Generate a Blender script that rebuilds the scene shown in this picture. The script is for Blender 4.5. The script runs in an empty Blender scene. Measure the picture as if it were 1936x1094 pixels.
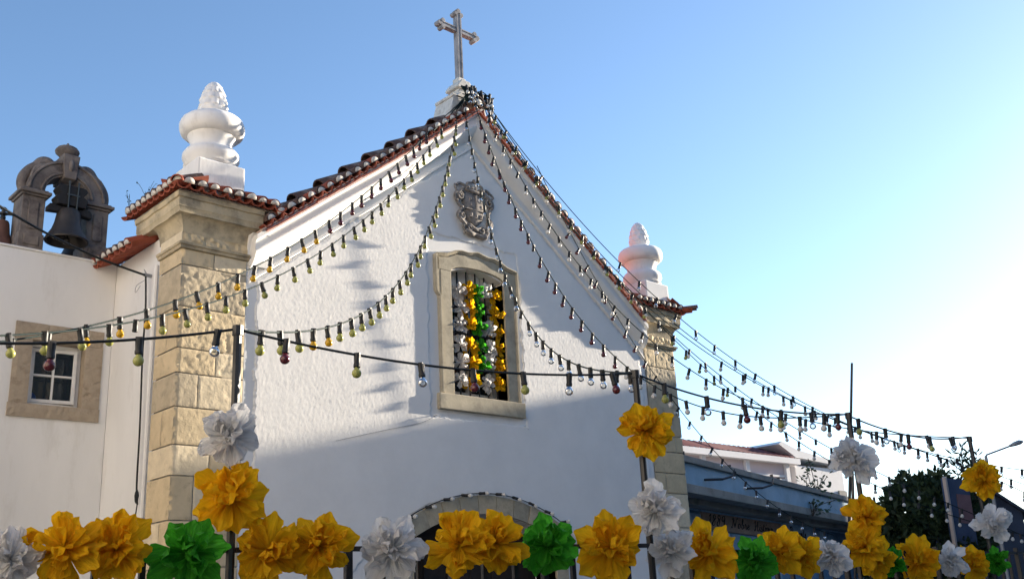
import bpy, math, random
import numpy as np
from mathutils import Vector, Matrix
from mathutils.geometry import tessellate_polygon

# ------------------------------------------------------------------ camera, world, sun, exposure
scene = bpy.context.scene
COL = scene.collection
rng = random.Random(7)
NR = np.random.RandomState(11)

YAW, PITCH, ROLL = 0.7649, 0.3076, -0.0521
cy_, sy_, cp_, sp_ = math.cos(YAW), math.sin(YAW), math.cos(PITCH), math.sin(PITCH)
fwd = Vector((sy_*cp_, cy_*cp_, sp_)); rgt = Vector((cy_, -sy_, 0)); upv = rgt.cross(fwd)
r2 = rgt*math.cos(ROLL) + upv*math.sin(ROLL); u2 = -rgt*math.sin(ROLL) + upv*math.cos(ROLL)
camd = bpy.data.cameras.new('camera'); cam = bpy.data.objects.new('camera', camd); COL.objects.link(cam)
M4 = Matrix(((r2.x, u2.x, -fwd.x, -7.6888), (r2.y, u2.y, -fwd.y, -8.6195), (r2.z, u2.z, -fwd.z, 1.5986), (0, 0, 0, 1)))
cam.matrix_world = M4
camd.sensor_fit = 'HORIZONTAL'; camd.sensor_width = 36; camd.lens = 36*1907.33/1936
camd.clip_start = 0.1; camd.clip_end = 2000
scene.camera = cam

SUN = Vector((1.0, -0.105, 0.225)).normalized()
SUN_EL = math.asin(SUN.z); SUN_AZ = math.atan2(SUN.x, SUN.y)
world = bpy.data.worlds.new('World'); scene.world = world; world.use_nodes = True
wn = world.node_tree.nodes; wl = world.node_tree.links
bg = wn['Background']; sky = wn.new('ShaderNodeTexSky'); sky.sky_type = 'NISHITA'; sky.sun_disc = False
sky.sun_elevation = SUN_EL; sky.sun_rotation = SUN_AZ
sky.air_density = 0.88; sky.dust_density = 0.38; sky.ozone_density = 2.5; sky.altitude = 50
wl.new(sky.outputs[0], bg.inputs[0]); bg.inputs[1].default_value = 0.081
sund = bpy.data.lights.new('sun', 'SUN'); sun = bpy.data.objects.new('sun', sund); COL.objects.link(sun)
sund.energy = 5.0; sund.angle = math.radians(0.5); sund.color = (1.0, 0.875, 0.70)
sun.rotation_euler = (-SUN).to_track_quat('-Z', 'Y').to_euler(); sun.location = (20, -5, 20)
scene.view_settings.view_transform = 'Standard'; scene.view_settings.look = 'None'
scene.view_settings.exposure = 1.95; scene.view_settings.gamma = 1.0
scene.view_settings.use_curve_mapping = False
scene.cycles.max_bounces = 8; scene.cycles.transparent_max_bounces = 16

# ------------------------------------------------------------------ noise and materials
LAT = NR.rand(64, 64, 64)
def vnoise(x, y, z):
    x = np.asarray(x, float); y = np.asarray(y, float) + 0*x; z = np.asarray(z, float) + 0*x
    i, j, k = np.floor(x).astype(int), np.floor(y).astype(int), np.floor(z).astype(int)
    f, g, h = x-i, y-j, z-k
    f = f*f*(3-2*f); g = g*g*(3-2*g); h = h*h*(3-2*h)
    def L(a, b, c): return LAT[(i+a) & 63, (j+b) & 63, (k+c) & 63]
    r = 0
    for a in (0, 1):
        for b in (0, 1):
            for c in (0, 1):
                r = r + L(a, b, c)*(f if a else 1-f)*(g if b else 1-g)*(h if c else 1-h)
    return r*2-1

def mat(name, col, rough=0.8, var=0.0, vscale=3.0, bump=0.0, bscale=40.0, col2=None, c2lo=0.45, c2hi=0.7,
        c2scale=2.0, metal=0.0, transl=0.0, spec=0.3, trans=0.0, bdist=0.01, stretch=None, detail=6):
    m = bpy.data.materials.new(name); m.use_nodes = True
    n, l = m.node_tree.nodes, m.node_tree.links
    p = n['Principled BSDF']; out = n['Material Output']
    p.inputs['Roughness'].default_value = rough; p.inputs['Metallic'].default_value = metal
    p.inputs['Specular IOR Level'].default_value = spec
    p.inputs['Transmission Weight'].default_value = trans
    tc = n.new('ShaderNodeTexCoord'); src = tc.outputs['Object']
    if stretch:
        mp = n.new('ShaderNodeMapping'); mp.inputs['Scale'].default_value = stretch
        l.new(src, mp.inputs[0]); src = mp.outputs[0]
    c = (*col, 1)
    last = None
    if var > 0:
        nz = n.new('ShaderNodeTexNoise'); nz.inputs['Scale'].default_value = vscale; nz.inputs['Detail'].default_value = detail
        nz.inputs['Roughness'].default_value = 0.65
        l.new(src, nz.inputs[0])
        mx = n.new('ShaderNodeMix'); mx.data_type = 'RGBA'
        mx.inputs[6].default_value = (*[max(0, v*(1-var)) for v in col], 1); mx.inputs[7].default_value = (*[min(1, v*(1+var)) for v in col], 1)
        rp = n.new('ShaderNodeMapRange'); rp.inputs[1].default_value = 0.3; rp.inputs[2].default_value = 0.7
        l.new(nz.outputs[0], rp.inputs[0]); l.new(rp.outputs[0], mx.inputs[0]); last = mx.outputs[2]
    if col2 is not None:
        nz = n.new('ShaderNodeTexNoise'); nz.inputs['Scale'].default_value = c2scale; nz.inputs['Detail'].default_value = 8
        nz.inputs['Roughness'].default_value = 0.7
        l.new(src, nz.inputs[0])
        rp = n.new('ShaderNodeMapRange'); rp.inputs[1].default_value = c2lo; rp.inputs[2].default_value = c2hi
        l.new(nz.outputs[0], rp.inputs[0])
        mx = n.new('ShaderNodeMix'); mx.data_type = 'RGBA'
        if last: l.new(last, mx.inputs[6])
        else: mx.inputs[6].default_value = c
        mx.inputs[7].default_value = (*col2, 1); l.new(rp.outputs[0], mx.inputs[0]); last = mx.outputs[2]
    if last: l.new(last, p.inputs['Base Color'])
    else: p.inputs['Base Color'].default_value = c
    if bump > 0:
        nz = n.new('ShaderNodeTexNoise'); nz.inputs['Scale'].default_value = bscale; nz.inputs['Detail'].default_value = 5
        l.new(src, nz.inputs[0])
        b = n.new('ShaderNodeBump'); b.inputs['Strength'].default_value = bump; b.inputs['Distance'].default_value = bdist
        l.new(nz.outputs[0], b.inputs['Height']); l.new(b.outputs[0], p.inputs['Normal'])
    if transl > 0:
        t = n.new('ShaderNodeBsdfTranslucent'); ms = n.new('ShaderNodeMixShader'); ms.inputs[0].default_value = transl
        if last: l.new(last, t.inputs[0])
        else: t.inputs[0].default_value = c
        l.new(p.outputs[0], ms.inputs[1]); l.new(t.outputs[0], ms.inputs[2]); l.new(ms.outputs[0], out.inputs[0])
    return m

M = {}
M['plaster'] = mat('white_plaster', (0.78, 0.77, 0.75), 0.9, 0.05, 1.2, 0.12, 30, col2=(0.58, 0.555, 0.51), c2lo=0.54, c2hi=0.86, c2scale=2.2, bdist=0.004, stretch=(1.5, 1.5, .45))
M['rough'] = mat('roughcast', (0.80, 0.785, 0.76), 0.95, 0.05, 2.0, 0.25, 90, bdist=0.004)
M['trim'] = mat('white_trim', (0.80, 0.785, 0.755), 0.85, 0.05, 4, 0.2, 40, col2=(0.52, 0.49, 0.43), c2lo=0.62, c2hi=0.85, c2scale=5, bdist=0.006)
M['urn'] = mat('urn_white', (0.82, 0.80, 0.77), 0.8, 0.06, 5, 0.25, 30, col2=(0.50, 0.475, 0.44), c2lo=0.55, c2hi=0.85, c2scale=7, bdist=0.006, stretch=(1, 1, .35))
M['stone'] = mat('limestone', (0.62, 0.50, 0.32), 0.9, 0.14, 5, 0.4, 60, col2=(0.30, 0.24, 0.16), c2lo=0.55, c2hi=0.8, c2scale=9, bdist=0.006)
M['stone_b'] = mat('limestone_pale', (0.71, 0.60, 0.42), 0.9, 0.14, 6, 0.4, 55, col2=(0.33, 0.27, 0.19), c2lo=0.56, c2hi=0.8, c2scale=7, bdist=0.006)
M['stone_c'] = mat('limestone_grey', (0.50, 0.42, 0.295), 0.9, 0.16, 6, 0.4, 55, col2=(0.24, 0.21, 0.16), c2lo=0.5, c2hi=0.8, c2scale=7, bdist=0.006)
M['corn'] = mat('cornice_stone', (0.52, 0.43, 0.285), 0.9, 0.18, 4, 0.35, 50, col2=(0.14, 0.125, 0.10), c2lo=0.44, c2hi=0.7, c2scale=3.5, bdist=0.006)
M['frame_stone'] = mat('frame_stone', (0.42, 0.37, 0.275), 0.85, 0.15, 5, 0.4, 50, col2=(0.22, 0.195, 0.15), c2lo=0.47, c2hi=0.8, c2scale=6, bdist=0.004)
M['dark_stone'] = mat('weathered_dark_stone', (0.20, 0.172, 0.155), 0.9, 0.25, 6, 0.4, 50, col2=(0.07, 0.06, 0.06), c2lo=0.45, c2hi=0.68, c2scale=5, bdist=0.006)
M['cross_stone'] = mat('cross_stone', (0.31, 0.30, 0.31), 0.85, 0.2, 8, 0.3, 50, col2=(0.10, 0.095, 0.10), c2lo=0.5, c2hi=0.75, c2scale=6, bdist=0.004)
M['arms_stone'] = mat('arms_stone', (0.26, 0.235, 0.215), 0.9, 0.25, 14, 0.4, 60, col2=(0.10, 0.09, 0.085), c2lo=0.5, c2hi=0.75, c2scale=12, bdist=0.004)
M['brown_stone'] = mat('house_window_stone', (0.40, 0.33, 0.25), 0.9, 0.2, 8, 0.4, 60, col2=(0.22, 0.175, 0.13), c2lo=0.5, c2hi=0.72, c2scale=8, bdist=0.005)
M['tile'] = mat('terracotta', (0.30, 0.075, 0.042), 0.85, 0.2, 8, 0.3, 60, col2=(0.19, 0.06, 0.04), c2lo=0.55, c2hi=0.8, c2scale=9, bdist=0.004)
M['tile_dark'] = mat('lichen_terracotta', (0.11, 0.07, 0.06), 0.9, 0.3, 10, 0.4, 60, col2=(0.30, 0.26, 0.23), c2lo=0.54, c2hi=0.75, c2scale=5, bdist=0.004)
M['mortar'] = mat('lime_mortar', (0.62, 0.585, 0.53), 0.95, 0.14, 20, 0.5, 60, col2=(0.32, 0.28, 0.25), c2lo=0.48, c2hi=0.8, c2scale=12, bdist=0.004)
M['pink_mortar'] = mat('lime_mortar_bed', (0.58, 0.44, 0.36), 0.95, 0.15, 12, 0.4, 60, bdist=0.004)
M['iron'] = mat('black_iron', (0.018, 0.018, 0.02), 0.45, 0.2, 20, 0.15, 60, spec=0.5, bdist=0.002)
M['bronze'] = mat('bell_bronze', (0.045, 0.038, 0.033), 0.5, 0.3, 8, 0.15, 40, metal=0.3, spec=0.5, bdist=0.003)
M['bronze_red'] = mat('red_brown_bell', (0.14, 0.07, 0.05), 0.6, 0.3, 10, 0.15, 40, metal=0.2, bdist=0.003)
M['yoke'] = mat('dark_yoke_wood', (0.02, 0.02, 0.022), 0.7, 0.3, 12, 0.3, 50, bdist=0.004)
M['strap'] = mat('grey_strap_iron', (0.08, 0.095, 0.10), 0.5, metal=0.6)
M['cable'] = mat('black_cable', (0.014, 0.017, 0.018), 0.5)
M['gcable'] = mat('green_black_cable', (0.008, 0.020, 0.020), 0.7, spec=0.15)
M['socket'] = mat('black_rubber', (0.012, 0.013, 0.015), 0.55, spec=0.4)
M['b_red'] = mat('dark_red_bulb', (0.085, 0.012, 0.018), 0.2, spec=0.6)
M['b_yel'] = mat('yellow_bulb', (0.60, 0.37, 0.02), 0.25, spec=0.5, transl=0.2)
M['b_grn'] = mat('yellow_green_bulb', (0.36, 0.37, 0.11), 0.25, spec=0.5, transl=0.2)
M['b_wht'] = mat('white_bulb', (0.72, 0.71, 0.68), 0.25, spec=0.5, transl=0.25)
def clear_glass():
    m = bpy.data.materials.new('clear_bulb_glass'); m.use_nodes = True
    n, l = m.node_tree.nodes, m.node_tree.links
    for x in list(n):
        if x.type != 'OUTPUT_MATERIAL': n.remove(x)
    t = n.new('ShaderNodeBsdfTransparent'); t.inputs[0].default_value = (0.93, 0.95, 0.95, 1)
    g = n.new('ShaderNodeBsdfGlossy'); g.inputs['Roughness'].default_value = 0.04
    f = n.new('ShaderNodeFresnel'); f.inputs[0].default_value = 1.75
    ms = n.new('ShaderNodeMixShader'); l.new(f.outputs[0], ms.inputs[0]); l.new(t.outputs[0], ms.inputs[1]); l.new(g.outputs[0], ms.inputs[2])
    o = [x for x in n if x.type == 'OUTPUT_MATERIAL'][0]; l.new(ms.outputs[0], o.inputs[0]); return m
M['b_clr'] = clear_glass(); M['pane'] = clear_glass(); M['pane'].name = 'window_pane_glass'
M['blue_plastic'] = mat('blue_plastic', (0.03, 0.10, 0.42), 0.4)
M['pap_y'] = mat('yellow_tissue', (0.90, 0.515, 0.011), 0.75, 0.13, 1.0, 1.0, 1.6, transl=0.5, spec=0.2, bdist=0.02, stretch=(13, 2.2, 6))
M['pap_w'] = mat('white_tissue', (0.82, 0.81, 0.80), 0.75, 0.05, 1.0, 1.0, 1.6, transl=0.46, spec=0.2, bdist=0.02, stretch=(13, 2.2, 6))
M['pap_g'] = mat('green_tissue', (0.06, 0.40, 0.022), 0.6, 0.25, 1.0, 1.0, 1.6, transl=0.40, spec=0.3, bdist=0.02, stretch=(13, 2.2, 6))
M['wood_white'] = mat('white_painted_wood', (0.72, 0.71, 0.69), 0.5, 0.06, 10, 0.1, 50)
M['glass_room_dark'] = mat('window_glass_and_room_dark', (0.012, 0.013, 0.016), 0.06, spec=0.6)  # dark glass; also the painted room darkness behind the white house panes
M['door'] = mat('dark_door_wood', (0.03, 0.022, 0.018), 0.7, 0.3, 8, 0.3, 40)
M['blue_paint'] = mat('blue_painted_wall', (0.27, 0.41, 0.52), 0.85, 0.22, 1.2, 0.2, 30, col2=(0.34, 0.48, 0.56), c2lo=0.5, c2hi=0.75, c2scale=1.5)
M['mural'] = mat('blue_mural', (0.15, 0.25, 0.36), 0.85, 0.4, 1.5, 0.15, 30, col2=(0.30, 0.42, 0.50), c2lo=0.5, c2hi=0.66, c2scale=0.9)
M['pale_blue'] = mat('pale_blue_paint', (0.42, 0.54, 0.64), 0.85, 0.15, 2, 0.2, 30, col2=(0.16, 0.26, 0.38), c2lo=0.5, c2hi=0.7, c2scale=1.2)
M['concrete'] = mat('old_concrete', (0.31, 0.295, 0.27), 0.95, 0.3, 3, 0.4, 30, col2=(0.09, 0.09, 0.08), c2lo=0.48, c2hi=0.72, c2scale=1.5)
M['signboard'] = mat('brown_signboard', (0.40, 0.27, 0.20), 0.85, 0.2, 3, 0.2, 30)
M['ink'] = mat('black_lettering', (0.012, 0.012, 0.016), 0.8)
M['pink_wall'] = mat('pale_pink_wall', (0.60, 0.50, 0.50), 0.9, 0.06, 1.0)
M['white_wall'] = mat('white_wall_far', (0.68, 0.67, 0.68), 0.9, 0.05, 1.0)
M['grey_wall'] = mat('grey_wall_far', (0.36, 0.36, 0.37), 0.9, 0.08, 1.0)
M['shutter'] = mat('grey_shutter', (0.42, 0.43, 0.47), 0.8, 0.05, 2)
M['red_roof'] = mat('dark_red_roof', (0.16, 0.055, 0.055), 0.9, 0.2, 2)
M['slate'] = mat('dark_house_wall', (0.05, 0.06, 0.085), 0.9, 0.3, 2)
M['leaf'] = mat('dark_leaves', (0.026, 0.045, 0.018), 0.6, 0.45, 2.0, transl=0.15, spec=0.3)
M['leaf_b'] = mat('oleander_leaves', (0.045, 0.075, 0.035), 0.6, 0.35, 2.0, transl=0.2, spec=0.3)
M['bark'] = mat('bark', (0.07, 0.05, 0.035), 0.9, 0.3, 8)
M['galv'] = mat('grey_metal', (0.30, 0.31, 0.33), 0.5, metal=0.5)
M['pale_wood'] = mat('pale_timber', (0.52, 0.44, 0.40), 0.7, 0.1, 4)
M['navy'] = mat('navy_board', (0.055, 0.085, 0.16), 0.7, 0.25, 2)
M['pinkpatch'] = mat('faded_red_board', (0.17, 0.11, 0.13), 0.8, 0.2, 3)
M['paving'] = mat('street_paving', (0.19, 0.19, 0.19), 0.9, 0.15, 1.5, 0.3, 20)
M['street_house'] = mat('cream_street_house', (0.49, 0.46, 0.42), 0.9, 0.05, 0.8)
M['row_wall'] = mat('grey_row_house', (0.20, 0.20, 0.20), 0.9, 0.05, 0.8)
M['weed'] = mat('dry_weed', (0.05, 0.07, 0.03), 0.8, 0.3, 8)

# ------------------------------------------------------------------ mesh helpers
def wloc(o):
    v = Vector((0, 0, 0))
    while o is not None:
        v = v + Vector(o.location); o = o.parent
    return v
class MB:
    def __init__(s): s.v = []; s.f = []; s.mi = []
    def add(s, vs, fs, mi=0):
        o = len(s.v); s.v += [tuple(p) for p in vs]; s.f += [tuple(i+o for i in f) for f in fs]; s.mi += [mi]*len(fs); return s
    def box(s, x0, x1, y0, y1, z0, z1, mi=0, Mx=None):
        vs = [Vector((x, y, z)) for z in (z0, z1) for x, y in ((x0, y0), (x1, y0), (x1, y1), (x0, y1))]
        if Mx is not None: vs = [Mx @ p for p in vs]
        return s.add(vs, [(3, 2, 1, 0), (4, 5, 6, 7), (0, 1, 5, 4), (1, 2, 6, 5), (2, 3, 7, 6), (3, 0, 4, 7)], mi)
    def tube(s, pts, r, n=6, mi=0, cap=True, flat=None):
        pts = [Vector(p) for p in pts]; rr = r if hasattr(r, '__len__') else [r]*len(pts)
        t0 = (pts[1]-pts[0]).normalized(); a = t0.orthogonal().normalized()
        vs = []
        for i, p in enumerate(pts):
            t = (pts[min(i+1, len(pts)-1)]-pts[max(i-1, 0)]).normalized()
            a = (a - t*a.dot(t)).normalized(); b = t.cross(a)
            for k in range(n):
                w = 2*math.pi*k/n; vs.append(p + (a*math.cos(w)+b*math.sin(w))*rr[i])
        fs = [(i*n+k, i*n+(k+1) % n, (i+1)*n+(k+1) % n, (i+1)*n+k) for i in range(len(pts)-1) for k in range(n)]
        if cap: fs += [tuple(range(n-1, -1, -1)), tuple((len(pts)-1)*n+k for k in range(n))]
        return s.add(vs, fs, mi)
    def lathe(s, prof, c=(0, 0, 0), n=24, mi=0, sq=0):
        vs = []
        for r, z in prof:
            for k in range(n):
                w = 2*math.pi*k/n; vs.append((c[0]+r*math.cos(w), c[1]+r*math.sin(w), c[2]+z))
        fs = [(i*n+k, i*n+(k+1) % n, (i+1)*n+(k+1) % n, (i+1)*n+k) for i in range(len(prof)-1) for k in range(n)]
        fs += [tuple(range(n-1, -1, -1)), tuple((len(prof)-1)*n+k for k in range(n))]
        return s.add(vs, fs, mi)
    def prism(s, poly, d, mi=0, o=(0, 0, 0), holes=()):
        """polygon of 3D points (planar) extruded by vector d"""
        d = Vector(d); loops = [[Vector(p)+Vector(o) for p in L] for L in [poly]+list(holes)]
        flat = [p for L in loops for p in L]; n = len(flat)
        tris = tessellate_polygon(loops)
        vs = flat + [p+d for p in flat]
        nrm = sum(((flat[t[1]]-flat[t[0]]).cross(flat[t[2]]-flat[t[0]]) for t in tris), Vector())
        fl = nrm.dot(d) > 0
        fs = []
        for t in tris:
            t = tuple(t)
            fs.append(t[::-1] if fl else t); fs.append(tuple(i+n for i in (t if fl else t[::-1])))
        b = 0
        for L in loops:
            m = len(L)
            for k in range(m):
                fs.append((b+k, b+(k+1) % m, n+b+(k+1) % m, n+b+k))
            b += m
        return s.add(vs, fs, mi)
    def sweep(s, prof, path, mi=0, cap=True):
        """prof: list of 2D (a,b); path: list of (origin, A axis, B axis)"""
        n = len(prof); vs = []
        for O, A, B in path:
            O, A, B = Vector(O), Vector(A), Vector(B)
            vs += [O + A*a + B*b for a, b in prof]
        fs = [(i*n+k, i*n+k+1, (i+1)*n+k+1, (i+1)*n+k) for i in range(len(path)-1) for k in range(n-1)]
        fs += [(i*n+n-1, i*n, (i+1)*n, (i+1)*n+n-1) for i in range(len(path)-1)]
        if cap: fs += [tuple(range(n-1, -1, -1)), tuple((len(path)-1)*n+k for k in range(n))]
        return s.add(vs, fs, mi)
    def sphere(s, c, r, seg=12, rings=8, mi=0, sc=(1, 1, 1)):
        prof = [(max(1e-4, math.sin(math.pi*i/rings)), -math.cos(math.pi*i/rings)) for i in range(rings+1)]
        vs = [(c[0]+r*sc[0]*a*math.cos(2*math.pi*k/seg), c[1]+r*sc[1]*a*math.sin(2*math.pi*k/seg), c[2]+r*sc[2]*b) for a, b in prof for k in range(seg)]
        fs = [(i*seg+k, i*seg+(k+1) % seg, (i+1)*seg+(k+1) % seg, (i+1)*seg+k) for i in range(rings) for k in range(seg)]
        return s.add(vs, fs, mi)
    def build(s, name, mats, parent=None, smooth=False, local=False, fix=True, bevel=0.0):
        me = bpy.data.meshes.new(name); off = Vector((0, 0, 0)) if (local or parent is None) else wloc(parent)
        me.from_pydata([(v[0]-off.x, v[1]-off.y, v[2]-off.z) for v in s.v], [], s.f)
        for m in (mats if isinstance(mats, (list, tuple)) else [mats]): me.materials.append(m)
        if any(s.mi): me.polygons.foreach_set('material_index', s.mi)
        if smooth is True: me.polygons.foreach_set('use_smooth', [True]*len(me.polygons))
        if fix:
            import bmesh
            b = bmesh.new(); b.from_mesh(me); bmesh.ops.recalc_face_normals(b, faces=b.faces); b.to_mesh(me); b.free()
        me.update()
        if smooth == 'auto':
            me.polygons.foreach_set('use_smooth', [True]*len(me.polygons)); me.set_sharp_from_angle(angle=math.radians(38))
        o = bpy.data.objects.new(name, me); COL.objects.link(o)
        if parent is not None: o.parent = parent
        if bevel:
            bv = o.modifiers.new('bevel', 'BEVEL'); bv.width = bevel; bv.segments = 2; bv.limit_method = 'ANGLE'; bv.angle_limit = math.radians(35)
        return o
def ob(name, me, parent=None, loc=(0, 0, 0), rot=None):
    o = bpy.data.objects.new(name, me); COL.objects.link(o); o.parent = parent; o.location = loc
    if rot is not None:
        o.rotation_mode = 'QUATERNION'; o.rotation_quaternion = rot
    return o
def tag(o, label=None, cat=None, group=None, kind=None):
    if label: o['label'] = label
    if cat: o['category'] = cat
    if group: o['group'] = group
    if kind: o['kind'] = kind
    return o
def empty(name, loc, label, cat, group=None):
    o = bpy.data.objects.new(name, None); o.empty_display_size = 0.2; COL.objects.link(o); o.location = loc
    return tag(o, label, cat, group)
def catmull(pts, n=6):
    P = [Vector(p) for p in pts]
    if len(P) < 3: return P
    out = []
    for i in range(len(P)-1):
        a, b, c, d = P[max(i-1, 0)], P[i], P[i+1], P[min(i+2, len(P)-1)]
        for k in range(n):
            t = k/n
            out.append(0.5*((2*b)+(c-a)*t+(2*a-5*b+4*c-d)*t*t+(3*b-a-3*c+d)*t**3))
    return out+[P[-1]]

# ------------------------------------------------------------------ ground
g = MB(); g.add([(-400, -400, 0), (400, -400, 0), (400, 400, 0), (-400, 400, 0)], [(0, 1, 2, 3)])
tag(g.build('ground', M['paving'], fix=False), kind='structure')

# ------------------------------------------------------------------ chapel
chapel = empty('chapel', (0, 0, 0), 'white gabled chapel with limestone corner piers, stone cross and tiled eaves', 'chapel')
SL = 0.77
APX = 7.62                                   # underside of the verge tiles at the ridge
HW = 3.045                                   # half width of the wall between the piers
def arcpts(R, zc, x0, x1, n, y=0.0): return [(x0+(x1-x0)*i/n, y, zc+math.sqrt(R*R-(x0+(x1-x0)*i/n)**2)) for i in range(n+1)]
door_hole = [(-1.05, 0, 0.02), (1.05, 0, 0.02)] + arcpts(2.165, 0.48, 1.05, -1.05, 16)
win_hole = [(-0.42, 0, 3.95), (0.42, 0, 3.95)] + [(0.42-0.84*i/10, 0, 5.44+0.09*math.sin(math.pi*i/10)) for i in range(11)]
w = MB()
w.prism([(-HW, 0, 0), (HW, 0, 0), (HW, 0, APX-SL*HW-0.02), (0, 0, APX-0.02), (-HW, 0, APX-SL*HW-0.02)], (0, 0.45, 0), holes=[door_hole[::-1], win_hole[::-1]])
w.build('wall', M['plaster'], chapel)
# side and rear walls
for s in (-1, 1):
    b = MB(); b.box(min(s*3.70, s*3.3), max(s*3.70, s*3.3), 0.46, 9.0, 0, 5.30); b.build('side_wall', M['plaster'], chapel)
b = MB(); b.prism([(-3.3, 9, 0), (3.3, 9, 0), (3.3, 9, APX-SL*3.3), (0, 9, APX-0.05), (-3.3, 9, APX-SL*3.3)], (0, -0.3, 0)); b.build('rear_wall', M['plaster'], chapel)

# roughcast coat: a real grainy sheet a centimetre proud of the smooth wall, with ragged edges
def roughcast():
    dx = 0.0125; xs = np.arange(-2.96, 2.962, dx); zs = np.arange(0.6, 7.14, dx*1.1)
    X, Z = np.meshgrid(xs, zs, indexing='ij')
    X = X + NR.uniform(-.004, .004, X.shape); Z = Z + NR.uniform(-.004, .004, Z.shape)
    jx = 0.022*vnoise(Z*11, X*3, 0)+0.012*vnoise(Z*31, X*5, 3); jz = 0.02*vnoise(X*11, Z*3, 9)
    U, V = X+jx, Z+jz
    keep = (U > -2.93) & (U < 2.94) & (V < 7.10-SL*np.abs(U))
    keep &= ~((U > -0.755) & (U < 0.70) & (V > 3.68) & (V < 5.86))
    keep &= ~((np.abs(U) < 1.35) & (V < 2.0)) & ~((U**2+(V-0.48)**2) < 2.376**2)
    rn = NR.uniform(-1, 1, X.shape); rn = rn+.5*np.roll(rn, 1, 1)
    h = 0.0115 + 0.00028*vnoise(X*60, Z*34, 1) + 0.00052*rn
    Y = np.where(keep, -h, 0.006)
    n0, n1 = X.shape; idx = np.arange(n0*n1).reshape(n0, n1)
    a, b, c, d = idx[:-1, :-1], idx[1:, :-1], idx[1:, 1:], idx[:-1, 1:]
    anyk = keep[:-1, :-1] | keep[1:, :-1] | keep[1:, 1:] | keep[:-1, 1:]
    F = np.stack([a, b, c, d], -1)[anyk]
    me = bpy.data.meshes.new('roughcast'); me.from_pydata(np.stack([X, Y, Z], -1).reshape(-1, 3).tolist(), [], F.tolist())
    me.materials.append(M['rough']); me.polygons.foreach_set('use_smooth', [True]*len(me.polygons)); me.update()
    ob('roughcast', me, chapel)
roughcast()

# raking cornices (profile: y out, d down from the tile line)
prof = [(0.06, 0.0), (-0.155, 0.0), (-0.155, 0.055), (-0.135, 0.062), (-0.12, 0.075), (-0.12, 0.165), (-0.135, 0.172), (-0.135, 0.19), (-0.122, 0.215), (-0.105, 0.25),
        (-0.078, 0.285), (-0.045, 0.315), (-0.018, 0.33), (-0.010, 0.345), (-0.010, 0.43), (-0.030, 0.435), (-0.032, 0.462), (-0.012, 0.475), (0.06, 0.475)]
for s in (-1, 1):
    c = MB(); path = []
    for i in range(41):
        t = i/40; x = t*3.02; wob = 0.0012*math.sin(x*5+s)
        path.append(((s*x, 0, APX-0.012-SL*x), (0, 1+wob*6, 0), (0, 0, -1+wob*5)))
    c.sweep(prof, path); c.build('raking_cornice', M['trim'], chapel, smooth='auto')

# corner piers: rough stone blocks laid in courses round a core
def pier(s):
    core = MB(); core.box(min(s*3.06, s*3.70), max(s*3.06, s*3.70), 0.012, 0.44, 0, 5.56)
    p = core.build('pier', M['mortar'], chapel)
    zz = [0, 0.45, 0.86, 1.28, 1.7, 2.1, 2.50, 2.89, 3.165, 3.51, 3.825, 4.06, 4.46, 4.87, 5.03] if s < 0 else [0, 0.45, 0.86, 1.28, 1.7, 2.1, 2.55, 3.0, 3.27, 3.56, 3.78, 4.08, 4.5, 4.74, 5.03]
    W, D = 0.67, 0.47
    for i in range(len(zz)-1):
        z0, z1 = zz[i]+0.006, zz[i+1]-0.006
        r = rng.random()
        cuts = [0, W+D]
        if i % 3 == 1: cuts = [0, W*rng.uniform(.3, .6), W+D]
        elif i % 3 == 2: cuts = [0, W+D*rng.uniform(.3, .55), W+D]
        elif r < .5: cuts = [0, W*rng.uniform(.55, .8), W+D]
        amp = 0.0038 if (z0 > 3.8 or r > .8) else 0.0018
        for c0, c1 in zip(cuts[:-1], cuts[1:]):
            c0 += 0.004; c1 -= 0.004
            st = 0.014 if z0 > 1.9 else 0.08
            us = np.unique(np.concatenate([np.arange(c0, c1, st), [c1]] + ([[W]] if c0 < W < c1 else [])))
            vs_ = np.linspace(z0, z1, max(3, int((z1-z0)/st)))
            U, V = np.meshgrid(us, vs_, indexing='ij')
            U0, V0 = U, V
            U = np.where((U > c0) & (U < c1) & (abs(U-W) > .012), U+NR.uniform(-.005, .005, U.shape), U)
            e = np.minimum.reduce([U0-c0, c1-U0, V0-z0, z1-V0])
            wav = 0.004*vnoise(U*9, V*9, 7)
            ew = np.clip((e+wav)/0.014, 0, 1)
            front = U < W
            a = np.where(front, amp, 0.003)
            d = a*(0.55*vnoise(U*30, V*26, i)+0.45*vnoise(U*62, V*54, i+9)+.25*NR.uniform(-1, 1, U.shape)) 
            pits = np.clip(vnoise(U*17, V*17, i+30)-0.45, 0, 1)*np.where(front, 3.0*amp, 0.008)
            d = (0.012+d-pits)*ew + 0.0092*(1-ew)
            X = np.where(front, 3.05+U, 3.05+W+d); Y = np.where(front, -d, (U-W))
            cor = np.abs(U-W) < .012
            X = np.where(cor, 3.05+W+0.6*d-.004, X); Y = np.where(cor, -0.6*d+.004, Y)
            n0, n1 = X.shape; idx = np.arange(n0*n1).reshape(n0, n1)
            F = np.stack([idx[:-1, :-1], idx[1:, :-1], idx[1:, 1:], idx[:-1, 1:]], -1).reshape(-1, 4)
            if s < 0: F = F[:, ::-1]
            me = bpy.data.meshes.new('stone'); me.from_pydata(np.stack([s*X, Y, V], -1).reshape(-1, 3).tolist(), [], F.tolist())
            me.materials.append(M[rng.choice(['stone', 'stone', 'stone_b', 'stone_c'])])
            me.polygons.foreach_set('use_smooth', [True]*len(me.polygons)); me.update()
            ob('stone', me, p)
    return p
pierL, pierR = pier(-1), pier(1)

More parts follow.
